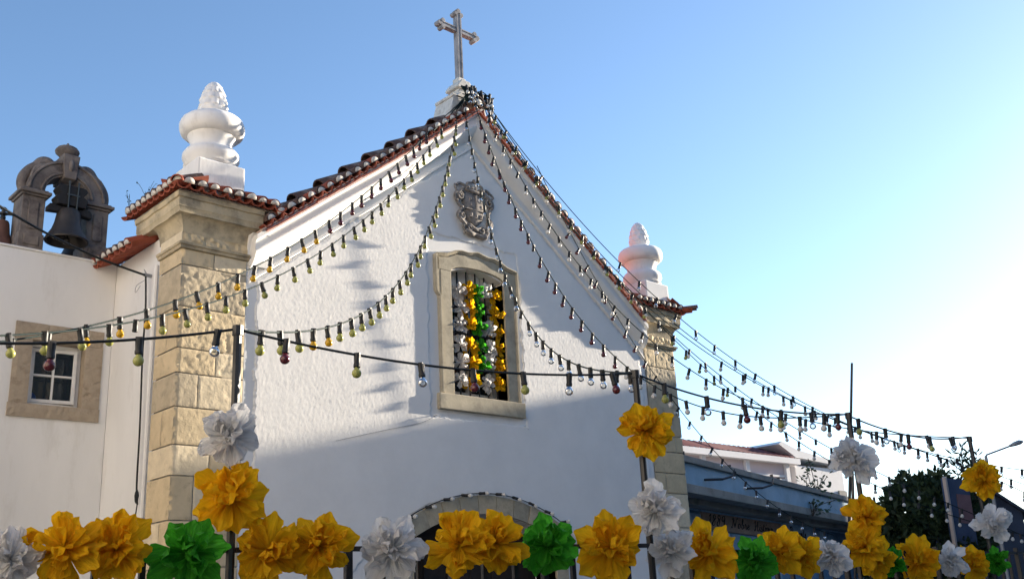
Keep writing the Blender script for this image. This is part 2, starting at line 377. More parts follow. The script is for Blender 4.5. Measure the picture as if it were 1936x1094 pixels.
# pier capitals: band, neck, cavetto, fascia — swept round the outer corner
def capital(s):
    def path(x_in, yb):
        P = [(s*x_in, 0, 1), (s*3.72, 0, 1), (s*3.72, yb, 1)]
        return P
    def sw(prof, x_in, yb, name, m, z0):
        # prof: (out, z)
        k = MB(); pts = [((s*x_in, 0.0, z0), (0, -1, 0)), ((s*3.72, 0.0, z0), (s, -1, 0)), ((s*3.72, yb, z0), (s, 0, 0))]
        # refine front & side runs
        run = []
        for (O, A), (O2, A2), nn in ((pts[0], pts[1], 14), (pts[1], pts[2], 10)):
            for i in range(nn):
                t = i/nn; run.append((Vector(O).lerp(Vector(O2), t), Vector(A) if (i == 0 or nn == 0) else (Vector((0, -1, 0)) if nn == 14 else Vector((s, 0, 0)))))
        run.append((Vector(pts[2][0]), Vector(pts[2][1])))
        kk = [(O, A*(1+0.05*math.sin(7.7*i)), (0, 0, 1)) for i, (O, A) in enumerate(run)]
        k.sweep(prof, kk); return k.build(name, m, chapel, smooth='auto')
    sw([(-0.03, 5.025), (0.030, 5.03), (0.036, 5.045), (0.036, 5.055), (0.050, 5.062), (0.052, 5.085), (-0.03, 5.092)], 3.035, 0.47, 'pier_band', M['corn'], 0)
    sw([(-0.03, 5.355), (0.090, 5.36), (0.095, 5.41), (0.102, 5.418), (0.102, 5.50), (0.118, 5.508), (0.124, 5.555), (-0.03, 5.556)], 2.93, 0.86, 'pier_cornice', M['corn'], 0)
    cav = [(-0.03, 5.19)] + [(0.006+0.084*(1-math.cos(i/8*math.pi/2)), 5.19+0.165*math.sin(i/8*math.pi/2)) for i in range(9)] + [(-0.03, 5.355)]
    sw(cav, 2.99, 0.50, 'cavetto', M['corn'], 0)
    # rough neck block
    us = np.arange(0, 0.68, 0.018); vs_ = np.linspace(5.092, 5.19, 7)
    U, V = np.meshgrid(us, vs_, indexing='ij'); d = 0.012+0.014*vnoise(U*30, V*30, 50+s)
    idx = np.arange(U.size).reshape(U.shape); F = np.stack([idx[:-1, :-1], idx[1:, :-1], idx[1:, 1:], idx[:-1, 1:]], -1).reshape(-1, 4)
    me = bpy.data.meshes.new('neck_stone'); me.from_pydata(np.stack([s*(3.05+U), -d, V], -1).reshape(-1, 3).tolist(), [], F.tolist()); me.materials.append(M['stone'])
    ob('neck_stone', me, chapel)
    b = MB(); b.box(min(s*3.05, s*3.735), max(s*3.05, s*3.735), 0.0, 0.45, 5.09, 5.2); b.build('neck_core', M['stone_b'], chapel)
    # white returns of band and cavetto on the wall, cut slantwise
    b = MB(); b.prism([(s*3.035, -0.034, 4.985), (s*2.80, -0.034, 4.985), (s*2.76, -0.034, 5.03), (s*2.78, -0.034, 5.06), (s*3.035, -0.034, 5.06)], (0, 0.05, 0)); b.build('band_return', M['trim'], chapel, bevel=0.006)
    b = MB(); b.sweep([(-0.06, 5.062)] + [(0.012+0.115*(1-math.cos(i/8*math.pi/2)), 5.10+0.20*math.sin(i/8*math.pi/2)) for i in range(9)] + [(-0.06, 5.30)],
                      [((s*(3.05-0.02*i), 0, 0), (0, -1, 0), (0, 0, 1)) for i in range(11)]); b.build('cornice_stop', M['trim'], chapel, smooth='auto')
capital(-1); capital(1)

# ---- tiles
roof = MB()
for s in (-1, 1):           # the two slopes behind the gable, as a corrugated sheet
    n = 60
    xs = np.linspace(0, 3.62, 12); ys = np.linspace(0.02, 9.3, 190)
    X, Y = np.meshgrid(xs, ys, indexing='ij'); Z = APX+0.03-SL*X+0.028*np.sin(Y*2*math.pi/0.2)
    Z = np.where(X > 3.0, Z+(X-3.0)*0.70, Z)
    idx = np.arange(X.size).reshape(X.shape); F = np.stack([idx[:-1, :-1], idx[1:, :-1], idx[1:, 1:], idx[:-1, 1:]], -1).reshape(-1, 4)
    roof.add(np.stack([s*X, Y, Z], -1).reshape(-1, 3).tolist(), F.tolist())
roof_o = roof.build('roof', M['tile'], chapel, smooth=True)

def tile_mesh(L, r0, r1, th, m, n=7, name='tile', arc=math.pi):
    """barrel tile, axis along +Y, open underneath"""
    b = MB(); vs = []
    for y, r in ((0, r0), (L, r1)):
        for rr in (r, r-th):
            for k in range(n+1):
                a = math.pi/2-arc/2+arc*k/n; vs.append((rr*math.cos(a), y, rr*math.sin(a)))
    q = n+1; fs = []
    for k in range(n):
        fs += [(k, k+1, 2*q+k+1, 2*q+k), (q+k, 3*q+k, 3*q+k+1, q+k+1), (k, q+k, q+k+1, k+1), (2*q+k, 2*q+k+1, 3*q+k+1, 3*q+k)]
    fs += [(0, 2*q, 3*q, q), (n, q+n, 3*q+n, 2*q+n)]
    b.add(vs, fs); me = bpy.data.meshes.new(name); me.from_pydata(b.v, [], b.f); me.materials.append(m)
    import bmesh
    bm = bmesh.new(); bm.from_mesh(me); bmesh.ops.recalc_face_normals(bm, faces=bm.faces); bm.to_mesh(me); bm.free()
    me.polygons.foreach_set('use_smooth', [True]*len(me.polygons)); me.set_sharp_from_angle(angle=math.radians(40))
    return me
def plug_mesh(r, d=0.03):
    b = MB(); n = 8
    prof = [(r*math.cos(math.pi*k/n), r*math.sin(math.pi*k/n)) for k in range(n+1)]
    vs = [(x, 0.004+d, z) for x, z in prof] + [(x, 0.004, z) for x, z in prof] + [(x*.8, -0.005, z*.82+r*.05) for x, z in prof] + [(0, -0.008, r*.42)]
    q = n+1; fs = []
    for k in range(n): fs += [(k, k+1, q+k+1, q+k), (q+k, q+k+1, 2*q+k+1, 2*q+k), (2*q+k, 2*q+k+1, 3*q)]
    fs += [(0, q, q+n, n), (q, 2*q, 2*q+n, q+n), (2*q, 3*q, 2*q+n)]
    b.add(vs, fs); me = bpy.data.meshes.new('mortar_plug'); me.from_pydata(b.v, [], b.f); me.materials.append(M['mortar'])
    import bmesh
    bm = bmesh.new(); bm.from_mesh(me); bmesh.ops.recalc_face_normals(bm, faces=bm.faces); bm.to_mesh(me); bm.free()
    me.polygons.foreach_set('use_smooth', [True]*len(me.polygons)); return me
T_cover = [tile_mesh(0.34, 0.065, 0.056, 0.012, M['tile_dark']), tile_mesh(0.34, 0.063, 0.056, 0.012, M['tile_dark']), tile_mesh(0.34, 0.063, 0.056, 0.012, M['tile'])]
T_chan = [tile_mesh(0.36, 0.080, 0.086, 0.013, M['tile'], name='channel_tile', arc=2.5)]
T_plug = [plug_mesh(0.056), plug_mesh(0.050)]
T_cap = [tile_mesh(0.46, 0.116, 0.090, 0.016, M['tile_dark'], n=9, name='ridge_tile'), tile_mesh(0.46, 0.112, 0.090, 0.014, M['tile_dark'], n=9, name='ridge_tile')]
def frame(Y, Z):
    Y = Vector(Y).normalized(); Z = Vector(Z); X = Y.cross(Z).normalized(); Z = X.cross(Y)
    return Matrix(((X.x, Y.x, Z.x), (X.y, Y.y, Z.y), (X.z, Y.z, Z.z))).to_quaternion()
def put(me, p, Y, Z, name='tile', jit=0.05, parent=None):
    q = frame(Vector(Y)+Vector([rng.uniform(-jit, jit) for _ in range(3)])*.6, Vector(Z)+Vector([rng.uniform(-jit, jit) for _ in range(3)]))
    return ob(name, me, parent or roof_o, Vector(p)+Vector([rng.uniform(-.004, .004) for _ in range(3)]), q)
def eave_row(p0, p1, inward, up, n, overhang=0.0, mats=None, hang=0.03):
    """a row of channel + cover tiles whose mouths lie on the line p0-p1, bodies running 'inward'"""
    p0, p1 = Vector(p0), Vector(p1); up = Vector(up).normalized(); inw = Vector(inward).normalized()
    for i in range(n):
        t = (i+0.5)/n; p = p0.lerp(p1, t)
        put(T_chan[0], p + up*0.075, inw, -up, 'channel_tile')
        if i < n:
            pc = p0.lerp(p1, min(1, (i+1.0)/n)) if i < n-1 else None
            if pc is not None:
                c = rng.choice(T_cover); put(c, pc + up*0.058 + inw*0.02, inw, up, 'tile')
                put(rng.choice(T_plug), pc + up*0.058 + inw*0.018, inw, up, 'mortar_plug')
cs = 1/math.hypot(1, SL)
for s in (-1, 1):
    upn = Vector((s*SL*cs, 0, cs)); dn = Vector((s*cs, 0, -SL*cs))
    a = Vector((0, -0.185, APX-0.005)) + dn*0.05; e = Vector((0, -0.185, APX-0.005)) + dn*3.72
    eave_row(a, e, (0, 1, 0.02), upn, 25)
    for i in range(9):      # capping row running down the rake
        t = 3.72-0.30-0.41*i
        put(T_cap[i % 2], Vector((0, 0.16, APX+0.055)) + dn*(t+0.03) + upn*0.045, -dn-upn*0.13, upn, 'ridge_tile', 0.03)
    for i in range(8):
        t = 3.5-0.30-0.41*i
        put(T_cap[i % 2], Vector((0, 0.42, APX+0.05)) + dn*(t+0.03) + upn*0.03, -dn-upn*0.13, upn, 'ridge_tile', 0.03)
    # lime bed with a course of flat red tiles under the verge
    b = MB(); b.sweep([(0.02, 0.02), (-0.150, 0.02), (-0.176, 0.006), (-0.176, -0.012), (0.02, -0.012)], [((s*x, 0, APX+0.004-SL*x), (0, 1, 0), (0, 0, -1)) for x in np.linspace(0.0, 2.98, 30)])
    b.build('mortar_bed', M['pink_mortar'], roof_o)
    bt = MB(); bt.box(-.066, .066, 0, .19, -.011, .003); me = bt.build('verge_tile', M['tile'], roof_o, local=True, bevel=.003); me.location = (0, 0, -50)
    for i in range(25):
        p = Vector((0, -.192-rng.uniform(0, .006), APX-.026))+dn*(.085+i*.148)
        if abs(p.x) < 2.96: put(me.data, p, (0, 1, 0), upn, 'verge_tile', .02)
    bpy.data.objects.remove(me)
put(T_cap[0], (0, -0.19, APX+0.075), (0, 1, 0.03), (0, 0, 1), 'ridge_tile'); put(T_plug[0], (0, -0.185, APX+0.09), (0, 1, 0), (0, 0, 1), 'mortar_plug')
for i in range(1, 22): put(T_cap[i % 2], (0, -0.19+0.42*i, APX+0.085), (0, 1, 0.02), (0, 0, 1), 'ridge_tile', 0.02)

# little hipped roofs on the piers
for s in (-1, 1):
    ex = 3.895; ey = -0.175; ze = 5.56
    b = MB(); xi = s*2.74
    b.add([(xi, -0.13, ze), (s*3.85, -0.13, ze), (s*3.85, 0.88, ze), (xi, 0.88, ze), (xi, 0.02, ze+0.13), (s*3.68, 0.02, ze+0.13), (s*3.68, 0.88, ze+0.13), (xi, 0.88, ze+0.13)],
          [(0, 1, 2, 3), (0, 1, 5, 4), (1, 2, 6, 5), (4, 5, 6, 7), (2, 3, 7, 6), (0, 4, 7, 3)]); b.build('eave_slab', M['mortar'], roof_o)
    eave_row((s*2.72, ey, ze+.005), (s*ex, ey, ze+.005), (0, 1, 0.42), (0, -.35, 1), 9)
    eave_row((s*ex, ey, ze+.005), (s*ex, 1.04, ze+.03), (-s, 0, 0.42), (s*.35, 0, 1), 10)
    if s < 0:
        q0 = Vector((s*(ex-.005), ey+.005, ze+0.06)); d = Vector((-s*0.62, 0.62, 0.30))
        put(T_cover[2], q0, d, (0, 0, 1), 'tile', 0.01); put(T_plug[0], q0+Vector((.02, .02, .01)), d, (0, 0, 1), 'mortar_plug')
    else:
        q0 = Vector((s*(ex+.12), ey-.12, ze+0.075)); d = Vector((-s*0.66, 0.66, -0.04))
        put(T_cover[0], q0, d, (0, 0, 1), 'tile', 0.01); put(T_chan[0], q0+Vector((-.06, .06, .035)), d, (0, 0, -1), 'channel_tile', 0.01)
        put(T_cover[0], q0+Vector((-.2, .2, .01)), Vector((-.6, .6, .35)), (0, 0, 1), 'tile', 0.01)
    # lower eave along the side wall
    eave_row((s*3.95, 0.62, 5.185), (s*3.95, 2.6, 5.27), (-s, 0, 0.45), (s*.35, 0, 1), 14)

# finials
for s in (-1, 1):
    c = (s*3.39, 0.17, 0)
    fb = MB(); fb.box(c[0]-.255, c[0]+.255, c[1]-.255, c[1]+.255, 5.60, 5.985)
    F = fb.build('finial', M['urn'] if s < 0 else M['rough'], chapel, bevel=0.02)
    u = MB(); prof_u = [(.20, 5.96), (.27, 5.985), (.285, 6.01), (.255, 6.02), (.275, 6.045), (.300, 6.09), (.298, 6.135), (.272, 6.172), (.238, 6.185), (.222, 6.21), (.222, 6.25), (.240, 6.305), (.255, 6.325),
             (.255, 6.34), (.295, 6.345), (.330, 6.375), (.345, 6.42), (.345, 6.465), (.328, 6.51), (.295, 6.538), (.25, 6.546), (.165, 6.549), (.150, 6.556), (.138, 6.60), (.14, 6.615)]
    u.lathe([(a*.94, b_) for a, b_ in prof_u], c, n=48)
    uo = u.build('urn', M['urn'], F, smooth='auto')
    # pine cone with carved overlapping leaves
    n = 64; k = 40; z0, z1 = 6.60, 6.985; vs = []
    for i in range(k+1):
        t = i/k; r = 0.178*(math.sin(math.pi*(0.30+0.70*t))**0.75 if t < 1 else 0)*(1-0.10*t)
        r = 0.142*math.sqrt(max(0, 1-((t-.12)/.88)**1.9)) if t > .12 else 0.142-0.010*(1-t/.12)
        for j in range(n):
            th = 2*math.pi*j/n; lev = t*5.0; row = math.floor(lev); ft = lev-row
            ph = th*10/(2*math.pi)+0.5*(row % 2); u_ = abs((ph % 1)-0.5)*2
            bulge = max(0, 1-u_**2-0.15*ft)*(1-ft*0.75)
            if t < .1: bulge = 0
            rr = r*(1+0.17*bulge*(1-t*.4)-0.05)
            vs.append((c[0]+rr*math.cos(th), c[1]+rr*math.sin(th), z0+(z1-z0)*t))
    fs = [(i*n+j, i*n+(j+1) % n, (i+1)*n+(j+1) % n, (i+1)*n+j) for i in range(k) for j in range(n)]
    pc = MB(); pc.add(vs, fs); pc.build('pine_cone', M['urn'], F, smooth=True)

# gable cross on its stepped base
cx, cyy = 0.0, 0.18
cb = MB()
cb.prism([(-.34, 0.0, 7.50), (.34, 0.0, 7.50), (.26, 0.0, 7.80), (.14, 0, 7.9), (-.14, 0, 7.9), (-.26, 0.0, 7.80)], (0, 0.36, 0))
cb.box(-.275, .275, .0, .36, 7.80, 7.845); cb.box(-.095, .095, .085, .275, 7.845, 8.01)
cb.prism([(-.135, 0.05, 8.01), (.135, 0.05, 8.01), (.135, 0.05, 8.04), (.07, 0.05, 8.13), (-.07, 0.05, 8.13), (-.135, 0.05, 8.04)], (0, 0.26, 0))
cb.box(-.062, .062, .118, .242, 8.12, 8.2)
base_o = cb.build('cross', M['cross_stone'], chapel, bevel=0.012)
base_o.data.materials.clear(); base_o.data.materials.append(M['mortar'])
k = MB(); hx = 0.038
k.box(-hx, hx, cyy-.042, cyy+.042, 8.18, 9.17)
k.box(-.285, -hx-.002, cyy-.038, cyy+.038, 8.878, 8.952); k.box(hx+.002, .285, cyy-.038, cyy+.038, 8.878, 8.952)
so = k.build('cross_shaft', M['cross_stone'], base_o, bevel=0.016)
def disc(tr, x, z, r, d=.056, n=14):
    tr.prism([(x+r*math.cos(2*math.pi*i/n), cyy-d, z+r*math.sin(2*math.pi*i/n)) for i in range(n)], (0, 2*d, 0))
for ax, az, dx, dz in ((0, 9.17, 0, 1), (-.285, 8.915, -1, 0), (.285, 8.915, 1, 0)):
    tr = MB(); disc(tr, ax+dx*.035, az+dz*.035, .036, .046); disc(tr, ax+dz*.046-dx*.012, az+dx*.046-dz*.012, .032, .048); disc(tr, ax-dz*.046-dx*.012, az-dx*.046-dz*.012, .032, .050)
    tr.build('trefoil_end', M['cross_stone'], base_o, bevel=0.006)
rb = MB()   # raised edge fillets on the front face
for x in (-.028, .028): rb.box(x-.008, x+.008, cyy-.050, cyy-.041, 8.2, 9.15)
for z in (8.888, 8.942): rb.box(-.30, -.05, cyy-.046, cyy-.037, z-.007, z+.007); rb.box(.05, .30, cyy-.046, cyy-.037, z-.007, z+.007)
rb.build('edge_fillets', M['cross_stone'], base_o)

# coat of arms
def coat():
    ax, az = -0.03, 6.30
    b = MB(); n = 26; half = [(0, .20), (.10, .21), (.17, .19), (.175, .08), (.165, -.03), (.13, -.13), (.06, -.20), (0, -.23)]
    outl = half + [(-x, z) for x, z in half[-2:0:-1]]
    for sc, y in ((1.0, 0.0), (1.0, -.03), (.93, -.055), (.6, -.08), (.25, -.09)): b.v += [(ax+x*sc, y, az+z*sc) for x, z in outl]
    m = len(outl)
    for i in range(4):
        for k in range(m): b.f.append((i*m+k, i*m+(k+1) % m, (i+1)*m+(k+1) % m, (i+1)*m+k)); b.mi.append(0)
    b.f.append(tuple(4*m+k for k in range(m))); b.mi.append(0)
    o = b.build('coat_of_arms', M['arms_stone'], chapel, smooth='auto'); o['label'] = 'weathered carved stone shield with scrolls and crown above the window'
    v = MB()
    def spiral(cx, cz, r, turns, a0, sgn, rad=.022, y=-.05):
        pts = []
        for i in range(26):
            t = i/25; a = a0+sgn*turns*2*math.pi*t; rr = r*(1-.85*t); pts.append((cx+rr*math.cos(a), y-.03*t, cz+rr*math.sin(a)))
        v.tube(pts, [rad*(1-.5*i/25) for i in range(26)], 6)
    def strip(pts, rad, y=-.05): v.tube(catmull([(ax+x, y-.012*math.sin(i*2.1), az+z) for i, (x, z) in enumerate(pts)], 5), rad, 6)
    spiral(ax+.235, az+.12, .075, 1.6, -1.2, 1); spiral(ax-.24, az+.12, .075, 1.6, 4.3, -1)
    spiral(ax+.22, az-.15, .06, 1.4, 1.2, -1); spiral(ax-.215, az-.13, .06, 1.4, 2.0, 1)
    spiral(ax+.10, az-.265, .05, 1.3, 1.0, 1, .018); spiral(ax-.10, az-.265, .05, 1.3, 2.1, -1, .018)
    for s in (-1, 1):
        strip([(s*.17, .20), (s*.23, .19), (s*.28, .11), (s*.25, .02), (s*.205, -.03), (s*.24, -.08), (s*.26, -.14), (s*.2, -.21), (s*.12, -.24)], .024)
        strip([(s*.19, .22), (s*.15, .27), (s*.22, .30), (s*.27, .26)], .018)
        strip([(s*.27, .18), (s*.31, .22), (s*.29, .27)], .014)
    v.build('scroll', M['arms_stone'], o, smooth=True)
    v = MB(); strip([(-.15, .24), (0, .22), (.15, .24)], .03, -.06); strip([(-.13, .24), (-.12, .31), (-.03, .35), (0, .36)], .016, -.06); strip([(.13, .24), (.12, .31), (.03, .35), (0, .36)], .016, -.06)
    strip([(0, .23), (0, .30), (0, .36)], .016, -.085); v.sphere((ax, -.06, az+.375), .022); 
    for x in (-.12, -.06, 0, .06, .12): v.sphere((ax+x, -.09, az+.255), .016, 8, 6)
    v.build('crown', M['arms_stone'], o, smooth=True)
    v = MB(); strip([(-.16, -.30), (-.08, -.335), (0, -.325), (.1, -.345), (.17, -.33)], .034, -.045); strip([(-.17, -.29), (-.2, -.25), (-.15, -.25)], .018); strip([(.17, -.32), (.2, -.27), (.16, -.25)], .018)
    strip([(-.10, -.22), (0, -.27), (.10, -.22)], .026); v.build('ribbon', M['arms_stone'], o, smooth=True)
    v = MB()    # charges on the shield: dividing fillets, seven little towers, anchor-like relief
    v.box(ax-.155, ax+.155, -.094, -.055, az-.035, az-.020); v.box(ax-.007, ax+.008, -.100, -.06, az-.02, az+.17)
    for x, z in ((-.08, .11), (.08, .11), (-.08, .03), (.085, .035), (0.0, -.10), (-.08, -.09), (.08, -.09)):
        v.sphere((ax+x, -.078, az+z), .024, 8, 6, sc=(1, .7, 1.1)); v.box(ax+x-.022, ax+x+.022, -.088, -.06, az+z-.034, az+z-.022)
    v.build('charges', M['arms_stone'], o)
coat()

# small wall fixings beside the window
for x, z in ((-0.70, 3.70), (0.66, 3.68)):
    v = MB(); v.tube([(x, 0.02, z), (x, -.05, z), (x+.02, -.065, z-.02), (x+.035, -.05, z-.03)], .006, 5); v.build('wall_hook', M['trim'], chapel)
v = MB(); v.tube(catmull([(-2.0, -.018, 3.32), (-1.3, -.02, 3.50), (-0.9, -.02, 3.60), (-0.70, -.05, 3.70)], 5), .003, 4); v.build('wall_wire', M['galv'], chapel)

# ---- barred window
wn_ = MB(); wn_.box(-.44, .44, .30, .36, 3.93, 5.58); wino = wn_.build('window', M['glass_room_dark'], chapel); wino['label'] = 'tall barred window in moulded limestone surround'
top = [(-.64, 5.62), (-.58, 5.63), (-.47, 5.65), (-.36, 5.70), (-.26, 5.722), (-.16, 5.718), (-.09, 5.73), (0, 5.752), (.09, 5.73), (.16, 5.718), (.26, 5.722), (.36, 5.70), (.47, 5.65), (.58, 5.63), (.64, 5.62)]
def zarch(x): return 5.44+0.09*math.sqrt(max(0, 1-(x/.42)**2)) if abs(x) < .42 else 5.44
lint = [(-.60, -.028, 5.43), (-.42, -.028, 5.43)] + [(x, -.028, zarch(x)) for x in np.linspace(-.40, .40, 15)] + [(.42, -.028, 5.43), (.60, -.028, 5.43)] + [(x*.945, -.028, z-.045) for x, z in top[::-1]]
b = MB(); b.prism(lint, (0, .22, 0)); b.build('lintel', M['frame_stone'], wino, bevel=0.004)
b = MB(); b.sweep([(0.02, 0.0), (-.052, 0.0), (-.055, -.012), (-.044, -.022), (-.040, -.034), (-.030, -.044), (0.02, -.046)], [((x, 0, z), (0, 1, 0), (0, 0, 1)) for x, z in top]); b.build('hood_mould', M['frame_stone'], wino, smooth='auto')
for s in (-1, 1):
    b = MB(); b.box(min(s*.42, s*.575), max(s*.42, s*.575), -.027, .2, 3.962, 5.428); b.build('jamb', M['frame_stone'], wino, bevel=0.004)
    pth = [(s*.627, 5.60), (s*.627, 5.16), (s*.575, 5.10), (s*.575, 3.965)]
    P = [pth[0], (s*.627, 5.3), pth[1], (s*.60, 5.125), pth[2], (s*.575, 4.6), pth[3]]
    b = MB(); b.sweep([(0.02, -.0), (-.030, 0.0), (-.050, .012), (-.050, .030), (-.036, .040), (0.02, .044)], [((x, 0, z), (0, 1, 0), (s, 0, 0)) for x, z in P]); b.build('outer_mould', M['frame_stone'], wino, smooth='auto')
    b = MB(); b.box(min(s*.574, s*.628), max(s*.574, s*.628), -.024, .06, 5.13, 5.60); b.build('frame_ear', M['frame_stone'], wino)
b = MB(); b.box(-.66, .66, -.055, .22, 3.775, 3.958); b.build('sill', M['frame_stone'], wino, bevel=0.008)
b = MB()
for x0, x1 in ((-.42, -.37), (-.025, .025), (.37, .42)): b.box(x0, x1, .20, .25, 3.96, 5.56)
b.box(-.37, -.025, .205, .245, 5.20, 5.25); b.box(.025, .37, .205, .245, 5.20, 5.25); b.box(-.37, -.025, .205, .245, 4.0, 4.06); b.box(.025, .37, .205, .245, 4.0, 4.06)
b.build('casement', M['wood_white'], wino)
b = MB()
for i in range(4): b.box(-.37+.187*i+.008, -.37+.187*(i+1)-.008, .16, .175, 5.22, 5.55)
b.build('blind', M['wood_white'], wino)
for i in range(6):
    x = -.36+.144*i; b = MB(); b.tube([(x, .11, 3.955), (x, .11, zarch(x)+.03)], .011, 6); b.build('grille_bar', M['iron'], wino)
for z in (4.15, 4.45, 4.75, 5.05, 5.30):
    b = MB(); b.box(-.425, .425, .118, .126, z-.012, z+.012); b.build('grille_bar', M['iron'], wino)

# ---- doorway with voussoirs
dd = MB(); dd.box(-1.08, 1.08, .34, .40, 0.02, 2.72); door = dd.build('doorway', M['door'], chapel)
for x in (-.85, -.5, -.17, .17, .5, .85):
    b = MB(); b.box(x-.15, x+.15, .325, .345, 0.1, 2.3); b.build('door_panel', M['door'], door, bevel=0.01)
angs = [-29.5, -22.5, -16.5, -10.2, -3.4, 3.4, 10.2, 16.5, 22.5, 29.5]
for i in range(9):
    a0, a1 = math.radians(angs[i]+.12), math.radians(angs[i+1]-.12); Ri, Ro = 2.165, 2.368+rng.uniform(-.004, .006); yy = -.03-rng.uniform(0, .012)
    pl = [(Ri*math.sin(a0+(a1-a0)*t/4), yy, .48+Ri*math.cos(a0+(a1-a0)*t/4)) for t in range(5)] + [(Ro*math.sin(a1-(a1-a0)*t/4), yy, .48+Ro*math.cos(a1-(a1-a0)*t/4)) for t in range(5)]
    b = MB(); b.prism(pl, (0, .36, 0)); b.build('voussoir', M['stone_c'] if i % 3 else M['frame_stone'], door, bevel=0.006)
for s in (-1, 1):
    for j in range(5):
        z0, z1 = j*.47+.004, j*.47+.466
        b = MB(); b.box(min(s*1.05, s*1.25), max(s*1.05, s*1.25), -.03, .33, z0, min(z1, 2.3)); b.build('jamb_stone', M['stone_c'], door, bevel=0.006)
b = MB(); b.tube(catmull([(x, -.055, .48+math.sqrt(2.375**2-x*x)+.012) for x in np.linspace(-1.25, 1.25, 16)], 3), .006, 5)
arch_str = empty('light_string', (0, -.055, 2.86), 'string of white bulbs fixed along the stone door arch', 'string lights', 'strings of festoon bulbs')
b.build('cable', M['cable'], arch_str)

# downpipe / conduit on the side wall
b = MB(); b.tube([(-3.735, .52, 0.1), (-3.735, .52, 5.0)], .022, 8); b.build('conduit', M['trim'], chapel)

# ------------------------------------------------------------------ white house on the left
house = empty('white_house', (-6, 1.6, 0), 'plain white rendered house wall adjoining the chapel on the left', 'house')
hw = MB(); whole = [(-4.52, 1.6, 3.73), (-3.925, 1.6, 3.73), (-3.925, 1.6, 4.42), (-4.52, 1.6, 4.42)]
hw.prism([(-14, 1.6, 0), (-3.705, 1.6, 0), (-3.705, 1.6, 5.30), (-14, 1.6, 5.27)], (0, .34, 0), holes=[whole[::-1]])
hwo = hw.build('wall', M['plaster'], house)
b = MB(); b.box(-14, -3.705, 1.585, 1.96, 5.301, 5.325); b.build('coping', M['trim'], house, bevel=0.008)
b = MB(); b.box(-14, -3.705, 1.945, 6.5, 5.10, 5.16); b.build('flat_roof', M['concrete'], house)
wi = MB(); wi.box(-4.53, -3.92, 1.82, 1.86, 3.72, 4.44); hwin = wi.build('window', M['glass_room_dark'], house); hwin['label'] = 'small white four pane window with weathered stone surround'  # near-black backing sheet stands for the unlit room behind the clear panes
for nm, bx in (('lintel', (-4.655, -3.79, 1.575, 1.78, 4.385, 4.555)), ('sill', (-4.665, -3.785, 1.572, 1.78, 3.612, 3.745)), ('jamb', (-4.655, -4.485, 1.577, 1.78, 3.747, 4.383)), ('jamb', (-3.965, -3.79, 1.577, 1.78, 3.747, 4.383))):
    b = MB(); x0, x1, y0, y1, z0, z1 = bx
    nx = max(4, int((x1-x0)/.03)); nz = max(4, int((z1-z0)/.03))
    U, V = np.meshgrid(np.linspace(x0, x1, nx), np.linspace(z0, z1, nz), indexing='ij'); e = np.minimum.reduce([U-x0, x1-U, V-z0, z1-V])
    Yv = y0-.003*vnoise(U*30, V*30, 3)+np.clip(vnoise(U*24, V*24, 8)-.4, 0, 1)*.02+np.where(e < .001, .006, 0)
    idx = np.arange(U.size).reshape(U.shape); Fq = np.stack([idx[:-1, :-1], idx[1:, :-1], idx[1:, 1:], idx[:-1, 1:]], -1).reshape(-1, 4)
    b.add(np.stack([U, Yv, V], -1).reshape(-1, 3).tolist(), Fq.tolist()); b.box(x0+.002, x1-.002, y0+.012, y1, z0+.002, z1-.002)
    b.build(nm, M['brown_stone'], hwin, fix=False)
b = MB()
for x0, x1, z0, z1 in ((-4.485, -4.445, 3.745, 4.385), (-4.005, -3.965, 3.745, 4.385), (-4.445, -4.005, 3.745, 3.785), (-4.445, -4.005, 4.345, 4.385)): b.box(x0, x1, 1.70, 1.78, z0, z1)
b.build('frame', M['wood_white'], hwin, bevel=0.004)
sash = MB()
Ms = Matrix.Translation((-4.44, 1.74, 0)) @ Matrix.Rotation(math.radians(-7), 4, 'Z')
for x0, x1, z0, z1 in ((0, .035, 3.79, 4.34), (.40, .435, 3.79, 4.34), (.035, .40, 3.79, 3.825), (.035, .40, 4.305, 4.34), (.207, .228, 3.825, 4.305), (.035, .207, 4.055, 4.076), (.228, .40, 4.055, 4.076)): sash.box(x0, x1, -.018, .018, z0, z1, Mx=Ms)
sash.build('sash', M['wood_white'], hwin, bevel=0.003)
for x0, x1 in ((.035, .207), (.228, .40)):
    for z0, z1 in ((3.825, 4.055), (4.076, 4.305)):
        b = MB(); b.box(x0, x1, -.004, .004, z0, z1, Mx=Ms); b.build('pane', M['pane'], hwin)

bb_ = MB(); bb_.sphere((-4.395, 1.805, 3.845), .062, 14, 10, sc=(1, .25, 1)); tag(bb_.build('blue_lid', M['blue_plastic'], smooth=True), 'round blue object standing behind the lower left window pane', 'lid')
